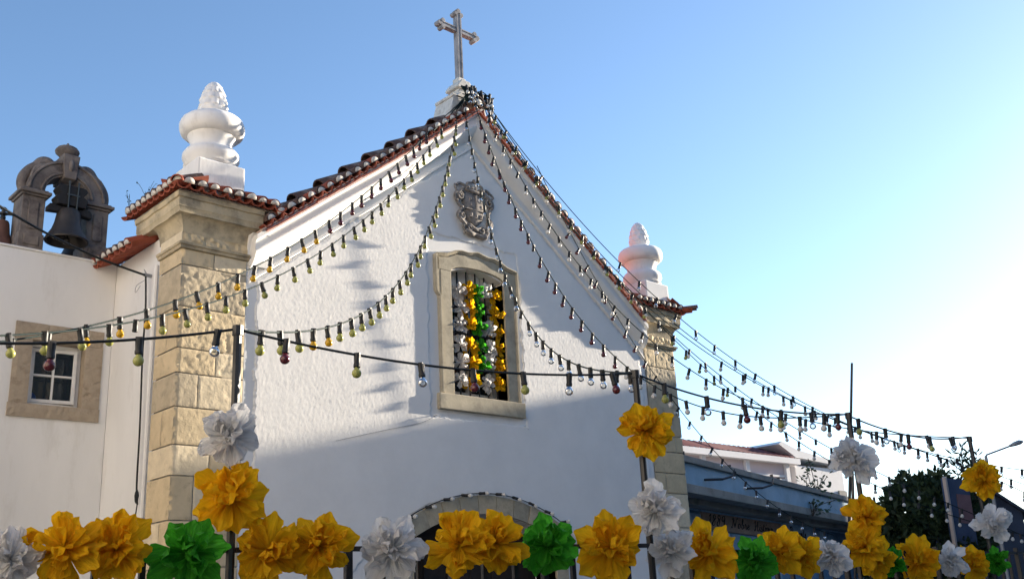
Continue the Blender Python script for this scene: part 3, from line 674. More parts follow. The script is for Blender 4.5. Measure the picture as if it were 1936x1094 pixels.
# ------------------------------------------------------------------ bell gable
bg_ = empty('bell_gable', (-4.26, 1.77, 5.325), 'weathered dark stone bell arch with scrolls and urn on the white wall', 'bell arch')
BX = -4.262
for s in (-1, 1):
    x0, x1 = sorted((BX+s*.215, BX+s*.44)); b = MB(); b.box(x0, x1, 1.63, 1.92, 5.326, 5.905)
    b.box(x0-.012, x1+.012, 1.618, 1.932, 5.326, 5.50)
    p_ = b.build('pillar', M['dark_stone'], bg_, bevel=0.008)
    b = MB(); xc = (x0+x1)/2
    b.prism([(xc-.05, 1.616, 5.56), (xc-.03, 1.616, 5.545), (xc+.03, 1.616, 5.545), (xc+.05, 1.616, 5.56), (xc+.05, 1.616, 5.84), (xc+.03, 1.616, 5.855), (xc-.03, 1.616, 5.855), (xc-.05, 1.616, 5.84)], (0, .02, 0))
    b.box(xc-.075, xc+.075, 1.604, 1.625, 5.37, 5.47); b.build('sunk_panel', M['dark_stone'], p_, bevel=0.008)
    b = MB(); b.box(x0-.02, x1+.02, 1.61, 1.94, 5.905, 5.93); b.box(x0-.045, x1+.045, 1.585, 1.965, 5.93, 5.965); b.box(x0-.02, x1+.02, 1.61, 1.94, 5.965, 5.985); b.build('impost', M['dark_stone'], bg_, bevel=0.008)
zc = 5.985; ring = []
N = 24
for i in range(N+1): a = math.pi*i/N; ring.append((BX+.225*math.cos(a), 1.65, zc+.225*math.sin(a)))
outer = []
for i in range(N+1):
    a = math.pi*(1-i/N); R = .405 + .035*max(0, math.cos((abs(math.degrees(a)-90)-52)/16*math.pi/2))**2*(abs(abs(math.degrees(a)-90)-52) < 16) - .012*(abs(abs(math.degrees(a)-90)-33) < 4)
    outer.append((BX+R*math.cos(a), 1.65, zc+min(.40, R*math.sin(a))))
b = MB(); b.prism(ring+outer, (0, .25, 0)); b.build('arch', M['dark_stone'], bg_, bevel=0.012)
for r in (.262, .385):
    b = MB(); b.tube([(BX+r*math.cos(math.pi*i/20), 1.645, zc+r*math.sin(math.pi*i/20)*.98) for i in range(21)], .016, 6); b.build('arch_mould', M['dark_stone'], bg_, smooth=True)
b = MB()
for s in (-1, 1):
    b.tube(catmull([(BX+s*x, 1.77, zc+z) for x, z in ((.395, .0), (.425, .08), (.415, .17), (.36, .26), (.30, .315), (.255, .375), (.205, .395), (.16, .37), (.135, .32))], 4), [.055]*33, 8)
b.build('scroll', M['dark_stone'], bg_, smooth=True)
b = MB(); b.prism([(BX-.062, 1.60, zc+.19), (BX+.062, 1.60, zc+.19), (BX+.088, 1.60, zc+.47), (BX-.088, 1.60, zc+.47)], (0, .34, 0)); ks = b.build('keystone', M['dark_stone'], bg_, bevel=0.012)
b = MB(); b.sphere((BX, 1.60, zc+.34), .045, 12, 8, sc=(.6, .5, 1.5)); b.build('oval_boss', M['dark_stone'], ks, smooth=True)
b = MB(); b.lathe([(.07, .45), (.075, .47), (.062, .485), (.08, .505), (.118, .54), (.125, .565), (.118, .58), (.10, .585), (.104, .60), (.08, .615), (.04, .625), (.018, .64), (.010, .665)], (BX, 1.77, zc), 20); b.build('urn', M['dark_stone'], bg_, smooth='auto')
for i in range(7):
    pass
# bells
def bell(name, x, y, z_m, r, m, label, full=True, hz=1.0):
    o = empty(name, (x, y, z_m), label, 'bell', 'bells on the bell arch')
    prof = [(r, 0), (r*1.02, .012), (r*.97, .035), (r*.86, .075), (r*.72, .13), (r*.62, .2), (r*.57, .27), (r*.53, .32), (r*.45, .35), (r*.25, .365), (.02, .37)]
    prof = [(a, b_*hz) for a, b_ in prof]; inner = [(a*.93, max(0, b_-.004)*.97) for a, b_ in prof[::-1][1:-1]]
    b = MB(); b.lathe(inner[::-1][:0]+[(r*.5, .30*hz), (r*.6, .18*hz), (r*.8, .07*hz), (r*.95, .002)]+prof, (x, y, z_m), 28); b.build('bell_body', m, o, smooth='auto')
    b = MB(); b.tube([(x, y, z_m+.3*hz), (x, y, z_m+.0)], [.012, .018], 6); b.sphere((x, y, z_m+.01), .04, 8, 6); b.build('clapper', M['iron'], o)
    return o
B = bell('bell', BX, 1.56, 5.45, .212, M['bronze'], 'large dark bronze bell hanging inside the stone arch')
b = MB(); yk = [(-.165, 0), (.165, 0), (.175, .05), (.19, .075), (.175, .10), (.13, .12), (.155, .15), (.18, .18), (.165, .215), (.12, .225), (-.12, .225), (-.165, .215), (-.18, .18), (-.155, .15), (-.13, .12), (-.175, .10), (-.19, .075), (-.175, .05)]
b.prism([(BX+x*.86, 1.48, 5.83+z*.98) for x, z in yk], (0, .16, 0)); b.prism([(BX-.2, 1.52, 5.83), (BX-.1, 1.52, 5.815), (BX+.1, 1.52, 5.815), (BX+.2, 1.52, 5.83), (BX+.225, 1.52, 5.795), (BX+.225, 1.52, 5.745), (BX+.1, 1.52, 5.755), (BX-.1, 1.52, 5.755), (BX-.225, 1.52, 5.745), (BX-.225, 1.52, 5.795)], (0, .08, 0))
b.build('yoke', M['yoke'], B, bevel=0.006)
b = MB(); 
for dx in (-.04, .045): b.tube([(BX+dx, 1.47, 5.79), (BX+dx*1.1, 1.47, 6.075)], .008, 6); b.sphere((BX+dx*1.1, 1.47, 6.08), .014, 8, 6)
b.box(BX-.06, BX+.07, 1.465, 1.475, 5.935, 5.95); b.build('strap', M['strap'], B)
B2 = bell('bell', -4.80, 1.88, 5.36, .13, M['bronze_red'], 'small reddish brown bell left of the stone arch', hz=.85)
B3 = bell('bell', -4.00, 2.10, 5.47, .13, M['bronze'], 'small dark bell behind the right pillar of the arch', hz=.85)
for o, x, y, z in ((B2, -4.80, 1.88, 5.675), (B3, -4.00, 2.10, 5.785)):
    b = MB(); b.lathe([(.02, 0), (.03, .02), (.02, .05), (.045, .06), (.045, .075), (.02, .08), (.02, .11), (.035, .12), (.02, .135)], (x, y, z), 10); b.tube([(x, y, z+.07), (x+.25 if x < -4.3 else x-.05, y-.06, z+.07)], .014, 6); b.build('bracket', M['iron'], o)

# ------------------------------------------------------------------ street houses outside the frame (they throw the shade and the warm bounce)
sh = empty('street_house', (-13, -4, 0), 'long cream house across the street, left of the view', 'house')
b = MB(); b.box(-17, -10.2, -9.5, 1.3, 0, 8.5); b.build('wall', M['street_house'], sh)
b = MB()
for yy in (-8, -4.5, -1):
    for zz in (1.0, 4.6): b.box(-10.25, -10.18, yy, yy+1.0, zz, zz+1.8)
b.build('window', M['glass_room_dark'], sh)
b = MB(); b.box(-17.2, -9.9, -9.8, 1.35, 8.501, 8.8); b.build('roof', M['tile'], sh)
op = empty('row_house', (6, -17, 0), 'row house on the near side of the street, behind the view', 'house')
b = MB(); b.box(-9, 26, -25, -16.5, 0, 10.5); b.build('wall', M['row_wall'], op)
b = MB(); b.box(-9.3, 26.3, -25.3, -16.2, 10.501, 10.8); b.build('roof', M['tile'], op)
th_ = empty('town_house', (31, -9, 0), 'tall house down the street, right of the view', 'house')
zr = 3.17+.225*(27+2.85)
b = MB(); b.box(27, 38, -22, 1.2, 0, zr-.2); b.build('wall', M['street_house'], th_)
b = MB(); b.box(26.98, 38.3, -22.3, 1.25, zr-.199, zr); b.build('roof', M['tile'], th_)

# ------------------------------------------------------------------ iron fence with tall lamp posts
PY = [(-7.9, -4.26), (-5.53, -4.549), (-3.185, -4.928), (-0.612, -4.852), (1.653, -4.791), (4.0, -4.75)]
fence = empty('iron_fence', (-3, -4.8, 0), 'black iron railing in the foreground with tall flower-tied posts', 'fence')
RZ = 1.905
for i in range(len(PY)-1):
    (xa, ya), (xb, yb) = PY[i], PY[i+1]; L = math.hypot(xb-xa, yb-ya); ux, uy = (xb-xa)/L, (yb-ya)/L
    Mx = Matrix.Translation((xa, ya, 0)) @ Matrix.Rotation(math.atan2(uy, ux), 4, 'Z')
    for z in (RZ-.03*(i >= 2), 0.30):
        b = MB(); b.box(.02, L-.02, -.012, .012, z-.011, z+.011, Mx=Mx); b.build('rail', M['iron'], fence)
    npk = int(round(L/.19))
    for k in range(1, npk):
        d = L*k/npk; tall = (k % 3 == 0)
        b = MB(); hwp = .016 if tall else .012; b.box(d-hwp, d+hwp, -hwp, hwp, .05, RZ+(.045 if tall else -.011)-.03*(i >= 2), Mx=Mx)
        if tall and i < 2:
            c = Mx @ Vector((d, 0, RZ+.05)); b.sphere(c, .022, 8, 6, sc=(1, 1, 1.15)); b.box(d-.021, d+.021, -.021, .021, RZ+.022, RZ+.034, Mx=Mx)
        b.build('picket', M['iron'], fence)
for (x, y) in PY:
    b = MB(); b.tube([(x, y, 0), (x, y, 2.885)], .0195, 8); b.tube([(x, y, 2.855), (x, y, 2.9)], .026, 8); b.build('post', M['iron'], fence)

# ------------------------------------------------------------------ paper flowers
def petal(L, Wd, cup, seed, nx=6, ny=7):
    r = random.Random(seed); vs = []; ph = r.uniform(0, 6); kk = r.choice([2.2, 3.1, 4.0]); roll = r.uniform(-.9, .7); tw = r.uniform(-.35, .35); sk = r.uniform(-.12, .12); notch = r.choice([0, 0, .06, .1])
    for j in range(ny+1):
        t = j/ny; wd = Wd*(.10+.90*min(1, t/.74)**.85)
        if t > .74: wd = Wd*(.22+.78*max(0.0, 1-((t-.74)/.265)**2)**.45)
        for i in range(nx+1):
            u = i/nx*2-1; x = u*wd*.5+sk*t*t; y = t*(1-.15*u*u*t**3)-notch*t**6*(1-abs(u))*1.2
            z = cup*(.30*t*t+.42*u*u*t) + .085*math.cos(u*kk*math.pi/2+ph)*min(1, t*4)*(1-.62*t) + .10*tw*u*t - .30*roll*max(0, t-.6)**1.5
            z += r.uniform(-.010, .010) + .026*math.cos(u*8.5+ph*1.7)*min(1, t*3)*(1-.55*t)
            vs.append(((x+r.uniform(-.007, .007)*min(1, 4*t))*L, y*L, z*L))
    q = nx+1; fs = [(j*q+i, j*q+i+1, (j+1)*q+i+1, (j+1)*q+i) for j in range(ny) for i in range(nx)]
    return vs, fs
PET = {}
for cname in 'ywg':
    for lay, (Wd, cup) in enumerate(((.58, .22), (.52, .48), (.46, .70))):
        for v in range(6):
            vs, fs = petal(1.0, Wd*rng.uniform(.85, 1.12), cup*rng.uniform(.5, 1.3), v*7+lay*91+ord(cname), 8, 7)
            me = bpy.data.meshes.new('petal'); me.from_pydata(vs, [], fs); me.materials.append(M['pap_'+cname])
            me.polygons.foreach_set('use_smooth', [True]*len(me.polygons)); me.update(); PET[cname, lay, v] = me
TIE = bpy.data.meshes.new('tie')
tb = MB(); tb.sphere((0, 0, 0), .07, 8, 5, sc=(1, 1, .7)); TIE.from_pydata(tb.v, [], tb.f)
def flower(c, p, rad, facing, label, group, dense=True, name='paper_flower'):
    o = empty(name, p, label, 'paper flower', group)
    o.rotation_mode = 'QUATERNION'; f = Vector(facing).normalized(); o.rotation_quaternion = f.to_track_quat('Z', 'Y')
    layers = ((rng.choice((6, 7)), rng.uniform(-38, -22), .92), (rng.choice((10, 11)), rng.uniform(-8, 8), 1.0), (rng.choice((9, 10)), rng.uniform(18, 32), .93), (rng.choice((7, 8)), rng.uniform(42, 58), .76)) if dense else ((7, 2, 1.0), (rng.choice((4, 5)), 44, .76))
    for li, (n, tilt, sc) in enumerate(layers):
        lay = min(2, max(0, li-1)) if dense else li
        a0 = rng.uniform(0, 360)
        for k in range(n):
            a = math.radians(a0+360*k/n+rng.uniform(-22, 22)); t = math.radians(tilt+rng.uniform(-20, 20))
            q = Matrix.Rotation(a, 4, 'Z') @ Matrix.Rotation(t, 4, 'X') @ Matrix.Rotation(rng.uniform(-.35, .35), 4, 'Y')
            ch = ob('petal', PET[c, lay, rng.randrange(6)], o, (0, 0, .05*rad*li), q.to_quaternion()); s_ = rad*sc*rng.uniform(.82, 1.15)
            ch.scale = (s_, s_, s_)
    return o
GF = 'paper flowers tied along the iron fence'
FL = [
('w', -6.43, -4.61, 1.86, .11, 'white paper flower at the far left end of the fence, cut by the picture edge'),
('y', -6.25, -4.63, 1.90, .135, 'large yellow paper flower beside the leftmost white one on the rail'),
('y', -6.05, -4.62, 1.90, .14, 'large yellow paper flower between a yellow one and a thin fence picket at left'),
('g', -5.75, -4.62, 1.885, .145, 'dark green paper flower on the rail just left of the first tall post'),
('w', -5.585, -4.61, 2.385, .132, 'white paper flower high on the first tall post in front of the stone pier'),
('y', -5.565, -4.61, 2.12, .15, 'golden yellow paper flower on the first tall post under a white one'),
('y', -5.40, -4.63, 1.90, .15, 'yellow paper flower on the rail just right of the first tall post'),
('y', -5.17, -4.68, 1.905, .15, 'big yellow paper flower on the rail left of a bare square picket'),
('w', -4.83, -4.76, 1.89, .15, 'white paper flower on the rail in front of the left end of the door arch'),
('y', -4.48, -4.81, 1.90, .155, 'orange yellow paper flower on the rail before the dark doorway, left of its twin'),
('y', -4.27, -4.84, 1.91, .15, 'yellow paper flower on the rail before the doorway, beside a green one'),
('g', -3.95, -4.90, 1.90, .155, 'bright green paper flower on the rail in front of the doorway'),
('y', -3.56, -4.96, 1.89, .17, 'broad yellow paper flower on the rail left of the second tall post'),
('y', -3.215, -4.99, 2.53, .15, 'yellow paper flower high on the second tall post before the shaded wall'),
('w', -3.20, -4.99, 2.09, .15, 'white paper flower halfway up the second tall post'),
('w', -3.10, -5.00, 1.87, .13, 'bluish white paper flower at the foot of the second tall post'),
('y', -2.73, -4.99, 1.865, .165, 'yellow paper flower on the rail right of the second tall post, below the blue building'),
('g', -2.27, -4.97, 1.81, .14, 'green paper flower squeezed between two yellow ones right of the second post'),
('y', -1.97, -4.98, 1.86, .145, 'yellow paper flower right of the green one below the lettered sign'),
('y', -1.70, -4.95, 1.845, .135, 'smaller yellow paper flower touching a white one below the lettered sign'),
('w', -1.35, -4.97, 1.84, .13, 'white paper flower on the rail left of the third tall post'),
('w', -0.70, -4.90, 2.545, .17, 'white paper flower high on the third tall post against the sky'),
('y', -0.66, -4.90, 2.115, .155, 'bright yellow paper flower on the third tall post below a white one'),
('y', -0.83, -4.94, 1.90, .15, 'yellow paper flower at the foot of the third tall post'),
('y', -0.62, -4.92, 1.82, .14, 'amber paper flower low on the rail left of a dark green one'),
('g', -0.38, -4.90, 1.80, .11, 'dark green paper flower right of the third tall post'),
('y', 0.05, -4.88, 1.80, .18, 'wide yellow paper flower on the rail below the dark tree'),
('w', 0.58, -4.90, 1.80, .13, 'white paper flower on the rail below the tilted pale pole'),
('y', 1.02, -4.88, 1.77, .14, 'ragged yellow paper flower on the rail below the fourth tall post'),
('g', 1.52, -4.88, 1.79, .11, 'green paper flower at the right end of the fence'),
('y', 1.62, -4.86, 2.50, .17, 'pale yellow paper flower high on the fourth tall post at right'),
('w', 1.62, -4.88, 2.12, .165, 'white paper flower lower on the fourth tall post at right'),
]
for c, x, y, z, r, lab in FL:
    v = Vector((-7.69-x, -8.62-y, (1.6-z)*.6)).normalized(); v += Vector((rng.uniform(-.4, .4), rng.uniform(-.2, .2), rng.uniform(-.05, .5)))
    flower(c, (x, y, z), r*1.12, v, lab, GF)
WF = [('w', -0.35, 5.19), ('y', -0.19, 5.24), ('g', -0.07, 5.21), ('w', 0.07, 5.24), ('y', 0.22, 5.22), ('w', -0.33, 4.99), ('y', -0.18, 5.02), ('g', -0.05, 5.01), ('y', 0.22, 4.98), ('w', -0.34, 4.78), ('y', -0.19, 4.82), ('g', -0.05, 4.79), ('w', 0.11, 4.77), ('y', 0.26, 4.78), ('w', -0.36, 4.55), ('y', -0.19, 4.54), ('g', -0.05, 4.55), ('w', 0.09, 4.54), ('y', 0.26, 4.56), ('w', -0.35, 4.33), ('y', -0.19, 4.35), ('g', -0.03, 4.32), ('w', 0.08, 4.36), ('y', 0.25, 4.37), ('w', -0.36, 4.12), ('y', -0.19, 4.11), ('w', 0.05, 4.12), ('y', 0.23, 4.13)]
rows_ = ['top row', 'second row', 'third row', 'fourth row', 'fifth row', 'bottom row']; cn = {'w': 'white', 'y': 'yellow', 'g': 'green'}
zrow = [5.22, 5.0, 4.79, 4.55, 4.35, 4.12]
for c, x, z in WF:
    ri = min(range(6), key=lambda i: abs(zrow[i]-z))
    pos = {'w': 'at the left edge' if x < -.25 else 'right of the centre', 'y': 'left of the centre' if x < 0 else 'at the right edge', 'g': 'in the centre'}[c]
    flower(c, (x+.095, .046, z+.046), .124, (-.45+rng.uniform(-.3, .3), -1, -.1+rng.uniform(-.2, .4)), 'small %s paper flower %s of the window grille, %s' % (cn[c], pos, rows_[ri]), 'paper flowers tied to the window grille', dense=False)

# ------------------------------------------------------------------ strings of bulbs
def socket_mesh():
    b = MB(); b.lathe([(.010, .012), (.0165, .008), (.0175, .0), (.0165, -.012), (.0155, -.04), (.0175, -.044), (.0175, -.056), (.014, -.060)], n=10)
    b.box(-.014, .014, -.010, .010, .0, .016)
    me = bpy.data.meshes.new('lamp_holder'); me.from_pydata(b.v, [], b.f); me.materials.append(M['socket']); me.polygons.foreach_set('use_smooth', [True]*len(me.polygons)); me.set_sharp_from_angle(angle=.6); return me
def bulb_mesh(m, clear=False):
    b = MB(); prof = [(.011, 0), (.0125, -.006)] + [(.0235*math.sin(math.pi*(.20+.80*i/9)) if i < 9 else .0005, -.030+.0235*math.cos(math.pi*(.20+.80*i/9))) for i in range(10)]
    b.lathe(prof, n=14)
    if clear: b.tube([(-.004, 0, -.002), (-.006, 0, -.028), (.006, 0, -.028), (.004, 0, -.002)], .0012, 4, mi=1)
    me = bpy.data.meshes.new('bulb'); me.from_pydata(b.v, [], b.f); me.materials.append(m)
    if clear: me.materials.append(M['strap']); me.polygons.foreach_set('material_index', b.mi)
    me.polygons.foreach_set('use_smooth', [True]*len(me.polygons)); return me
SOC = socket_mesh(); BULB = {k: bulb_mesh(M['b_'+k], k == 'clr') for k in ('red', 'yel', 'grn', 'wht', 'clr')}
BL = {'red': 'dark red bulb', 'yel': 'yellow bulb', 'grn': 'yellow green bulb', 'wht': 'white bulb', 'clr': 'clear glass bulb'}
def hang(parent, p, tan, colr, lean=.3, dd=None):
    g_ = Vector((0, 0, -1)); t = tan.normalized(); perp = (g_-t*g_.dot(t))
    d = (g_*(1-lean)+perp*lean*1.2+Vector((rng.uniform(-.16, .16), rng.uniform(-.16, .16), 0))).normalized()
    if dd is not None: d = Vector(dd).normalized()
    q = (-d).to_track_quat('Z', 'Y')
    h = ob('lamp_holder', SOC, parent, p-wloc(parent), q); 
    if rng.random() > .03: bb = ob('bulb', BULB[colr], h, (0, 0, -.058)); bb['label'] = BL[colr]
def string(par, spacing, phase, colf, label, r=.0055, m='gcable', lean=.3, extra=None, t0=.02):
    A = Vector(par[0:3]); Bp = Vector(par[3:6]); sag, k = par[6], par[7]; n = 120
    def f(t): 
        p = A.lerp(Bp, t); p.z -= 4*sag*t*(1-t)*(1+k*(2*t-1)); return p
    pts = [f(i/n) for i in range(n+1)]
    o = empty('light_string', A, label, 'string lights', 'strings of festoon bulbs')
    full = (extra or []) + pts
    b = MB(); b.tube(full[::1] if extra is None else full, r, 5); b.build('cable', M[m], o, smooth=True)
    L = [0]
    for i in range(n): L.append(L[-1]+(pts[i+1]-pts[i]).length)
    s = phase; i = 0; cnt = 0; tot = int((L[-1]-phase)/spacing)+1
    while s < L[-1]-.05:
        while L[i+1] < s: i += 1
        fr = (s-L[i])/(L[i+1]-L[i]); p = pts[i].lerp(pts[i+1], fr)
        if s > t0: hang(o, p+Vector((0, 0, -.006)), pts[i+1]-pts[i], colf(cnt, cnt/max(1, tot)), lean)
        s += spacing*rng.uniform(.9, 1.1); cnt += 1
    return o
CB = lambda *pts: [Vector(p) for p in pts]
def over(x): # cable from the cross base over the tiles to the verge
    return CB((0.02+.1*(1 if x > 0 else -1), -.02, 7.86), (x*.45, -.08, APX+.18-.4*abs(x)), (x*.9, -.22, APX+.115-SL*abs(x)))
S = {
'1': (-0.885, -0.295, 7.023, -6.587, -3.561, 2.863, 0.504, 0.148), '2': (-0.666, -0.290, 7.160, -6.527, -3.604, 2.921, 0.696, -0.047),
'3': (-0.468, -0.285, 7.244, -5.528, -4.544, 2.882, 0.904, -0.202), '4': (-0.295, -0.26, 7.387, -3.184, -4.925, 2.885, 1.143, -0.305),
'5': (-0.093, -0.25, 7.521, -0.612, -4.851, 2.890, 1.467, -0.285), '6': (0.036, -0.25, 7.589, 1.653, -4.789, 2.887, 1.432, -0.310),
'A': (0.066, -0.296, 7.638, 6.371, -3.814, 2.944, 1.321, -0.229), 'B': (0.080, -0.273, 7.600, 6.657, -3.595, 2.730, 1.199, -0.531),
'C': (0.086, -0.259, 7.582, 5.874, -3.801, 2.567, 1.112, -0.687), 'D': (0.054, -0.27, 7.603, 7.435, -3.176, 2.078, 1.159, -0.514),
'E': (0.087, -0.299, 7.622, 7.584, -3.216, 2.151, 1.420, -0.277), 'F': (0.844, -0.313, 7.027, 6.354, -0.619, 2.434, 1.052, -0.117),
'L': (-5.526, -4.547, 2.888, -7.917, -4.261, 2.753, 0.130, 0.029), 'M': (-5.531, -4.543, 2.885, -3.183, -4.925, 2.884, 0.081, -0.038),
'N': (-3.187, -4.920, 2.886, -0.611, -4.850, 2.888, 0.079, -0.220), 'O': (-0.614, -4.842, 2.885, 1.653, -4.791, 2.900, 0.082, -0.025)}
cyc = lambda *a: (lambda i, t: a[i % len(a)])
string(S['1'], .284, .20, lambda i, t: 'red' if t < .42 else 'yel', 'highest light string on the left, dark red bulbs above and yellow below', extra=over(-.885))
string(S['2'], .260, .17, lambda i, t: 'grn', 'light string of yellow green bulbs running left just below the red and yellow one', extra=over(-.666))
string(S['3'], .274, .10, lambda i, t: 'yel' if .78 < t < .86 else 'grn', 'deeply sagging light string of yellow green bulbs from the ridge to the first tall post', extra=over(-.468))
string(S['4'], .290, .11, lambda i, t: 'clr', 'sagging light string of clear bulbs crossing the coat of arms to the second tall post', extra=over(-.295))
string(S['5'], .214, .16, lambda i, t: 'red' if t < .60 else 'wht', 'light string with dark red bulbs above and white below, from ridge to third tall post', extra=over(-.093))
string(S['6'], .220, .15, lambda i, t: 'wht', 'light string of white bulbs sweeping from the ridge to the fourth tall post', extra=over(.036))
string(S['A'], .300, .19, lambda i, t: 'clr', 'topmost light string in the sky at right, clear bulbs, passing before the right finial', t0=2.4)
string(S['B'], .326, .13, lambda i, t: 'wht' if t > .35 else 'clr', 'second light string from the top in the sky at right, white bulbs', t0=4.4)
string(S['C'], .304, .23, lambda i, t: 'wht', 'third light string from the top in the sky at right, larger white bulbs', t0=4.2)
string(S['D'], .248, .06, lambda i, t: 'wht', 'light string of white bulbs along the right verge and down past the dark tree')
string(S['E'], .236, .13, lambda i, t: 'grn' if t < .47 else 'wht', 'light string with yellow green bulbs along the right verge, white ones in the sky')
string(S['F'], .262, .15, lambda i, t: 'red' if t < .4 else 'clr', 'steep light string from the right verge down to the blue building', lean=.75)
string(S['L'], .32, .10, cyc('clr', 'grn', 'red'), 'nearest light string at left, from the first tall post out of the picture', r=.0065, m='cable', lean=0)
string(S['M'], .34, .24, cyc('red', 'grn', 'clr'), 'thick light string between the first and second tall posts', r=.0065, m='cable', lean=0)
string(S['N'], .418, .29, cyc('grn', 'clr', 'red'), 'thick light string between the second and third tall posts', r=.0065, m='cable', lean=0)
string(S['O'], .40, .17, cyc('grn', 'clr', 'red'), 'thick light string between the third and fourth tall posts', r=.0065, m='cable', lean=0)
for x in np.arange(-1.15, 1.2, .255): hang(arch_str, Vector((x, -.058, .49+math.sqrt(2.375**2-x*x))), Vector((1, 0, 0)), 'wht', 0, dd=(rng.uniform(.2, .6), -.5, rng.uniform(-.35, .1)))
# coil of spare cable and bulbs round the foot of the cross
coil = empty('cable_coil', (0, -.02, 7.75), 'tangle of green cables and bulbs wound round the cross base', 'cables')
b = MB()
for j in range(16):
    b.tube(catmull([(.02+.25*math.cos(a+j)*rng.uniform(.6, 1.1), -.10-.07*abs(math.sin(a*2+j)), 7.79+.10*math.sin(a+j*.7)*rng.uniform(.6, 1.1)) for a in np.linspace(0, 6.3, 10)], 3), .007, 5)
for x in (-.42, -.30, -.22): b.tube([(-.05, -.02, 7.86), (x, .0, APX+.16-SL*abs(x))], .006, 5)
b.build('cable', M['gcable'], coil, smooth=True)
for i in range(26): hang(coil, Vector((rng.uniform(-.2, .26), -.17, 7.72+rng.uniform(-.02, .2))), Vector((1, 0, 0)), rng.choice(['wht', 'clr', 'wht']), .2)

# ------------------------------------------------------------------ supply cable over the house
pc = empty('power_cable', (-3.74, .71, 4.945), 'black supply cable crossing before the bell arch and dropping down the chapel side', 'cable')
b = MB(); b.tube(catmull([(-9.0, -.9, 6.6), (-7.2, -.40, 5.72), (-5.42, 0.0, 5.09), (-4.5, .42, 4.965), (-3.76, .71, 4.945)], 8), .011, 6)
b.tube(catmull([(-3.76, .71, 4.945), (-3.745, .70, 4.6), (-3.75, .69, 4.1), (-3.745, .66, 3.4), (-3.75, .64, 2.9), (-3.745, .61, 2.7)], 5), .009, 6)
b.tube(catmull([(-3.745, .61, 2.72), (-3.77, .58, 2.55), (-3.75, .62, 2.4), (-3.75, .66, 2.2)], 4), .006, 5); b.build('line', M['cable'], pc, smooth=True)
b = MB(); b.tube([(-3.70, .71, 4.95), (-3.78, .71, 4.95)], .018, 6); b.tube(catmull([(-3.75, .73, 4.98), (-3.79, .68, 4.99), (-3.77, .66, 4.94)], 4), .006, 5); b.tube(catmull([(-3.76, .72, 4.9), (-3.80, .82, 4.86), (-3.79, .86, 4.80), (-3.77, .80, 4.86)], 4), .003, 4); b.build('hook', M['galv'], pc)
b = MB(); b.lathe([(.006, .06), (.018, .03), (.022, 0), (.016, -.05), (.006, -.07)], (-3.75, .625, 2.78), 8); b.build('connector', M['cable'], pc)

# ------------------------------------------------------------------ weeds on the eaves
def weed(p, n, h, label, spread=.12):
    o = empty('weed', p, label, 'plant'); b = MB(); lv = MB()
    for i in range(n):
        d = Vector((rng.uniform(-spread, spread), rng.uniform(-spread, spread), h*rng.uniform(.6, 1.1))); P = Vector(p)
        pts = catmull([P, P+d*.5+Vector((0, 0, .02)), P+d], 4); b.tube(pts, .002, 4)
        for k in range(4):
            q = P+d*rng.uniform(.45, 1.0); a = Vector((rng.uniform(-1, 1), rng.uniform(-1, 1), rng.uniform(-.3, .8))).normalized()*.025; c = a.orthogonal().normalized()*.009
            lv.add([q, q+a*.5+c, q+a, q+a*.5-c], [(0, 1, 2, 3)])
    b.build('stem', M['weed'], o); tag(lv.build('leaves', M['weed'], o), kind='stuff')
weed((-3.87, .55, 5.68), 8, .17, 'small dark weed growing on the tiles of the left pier roof')
weed((-3.86, .98, 5.68), 4, .22, 'thin dry stalks growing at the back of the left pier roof', .05)
weed((3.75, -.1, 5.66), 5, .11, 'few dry stalks growing on the right pier roof', .06)

# ------------------------------------------------------------------ blue painted building at right
th0 = math.radians(77); DV = Vector((math.sin(th0), math.cos(th0), 0)); NV = Vector((math.cos(th0), -math.sin(th0), 0)); OB = Vector((6.23, 1.73, 0))
def bp(s, z, off=0.0): return OB + DV*s + NV*off + Vector((0, 0, z))
blue = empty('mural_building', bp(5, 0), 'low building with blue painted parapet, concrete canopy and lettered brown sign', 'building')
def slab(name, s0, s1, z0, z1, o0, o1, m, parent=blue, drop=-.0145, bevel=0):
    b = MB(); vs = [bp(s, z+drop*s, o) for z in (z0, z1) for s, o in ((s0, o1), (s1, o1), (s1, o0), (s0, o0))]
    b.add(vs, [(3, 2, 1, 0), (4, 5, 6, 7), (0, 1, 5, 4), (1, 2, 6, 5), (2, 3, 7, 6), (3, 0, 4, 7)]); return b.build(name, m, parent, bevel=bevel)
slab('coping', -3, 13.6, 3.79, 3.90, -.30, .06, M['concrete'], bevel=.01)
slab('parapet', -3, 13.5, 3.45, 3.789, -.25, 0.0, M['blue_paint'])
slab('roof', -3, 13.4, 3.42, 3.50, -6, -.251, M['concrete'])
slab('canopy', -3, 13.3, 3.30, 3.449, -.66, .02, M['concrete'], bevel=.01)
slab('lower_fascia', -3, 12.8, 3.20, 3.299, -.66, -.30, M['concrete'])
wall_o = slab('wall', -3, 12.9, -.0, 3.199, -.95, -.66, M['mural'])
slab('gutter_pipe', -3, 10.5, 3.165, 3.195, -.60, -.57, M['pale_blue'])
slab('pilaster', .95, 1.55, 0, 3.12, -.659, -.62, M['pale_blue'])
slab('sign_board', 1.62, 5.75, 2.86, 3.19, -.659, -.615, M['signboard'], bevel=.004)
slab('painted_panel', 5.8, 8.9, 2.80, 3.185, -.659, -.64, M['pale_blue'])
slab('blue_panel', 1.62, 2.9, 1.0, 2.84, -.659, -.64, M['pale_blue'])
slab('blue_panel', 3.0, 5.5, 1.0, 2.84, -.659, -.64, M['blue_paint'])
slab('end_canopy', 10.9, 14.2, 3.02, 3.16, -1.2, .25, M['concrete'])
slab('end_wall', 11.3, 13.9, 0, 3.019, -1.2, -.05, M['blue_paint'])
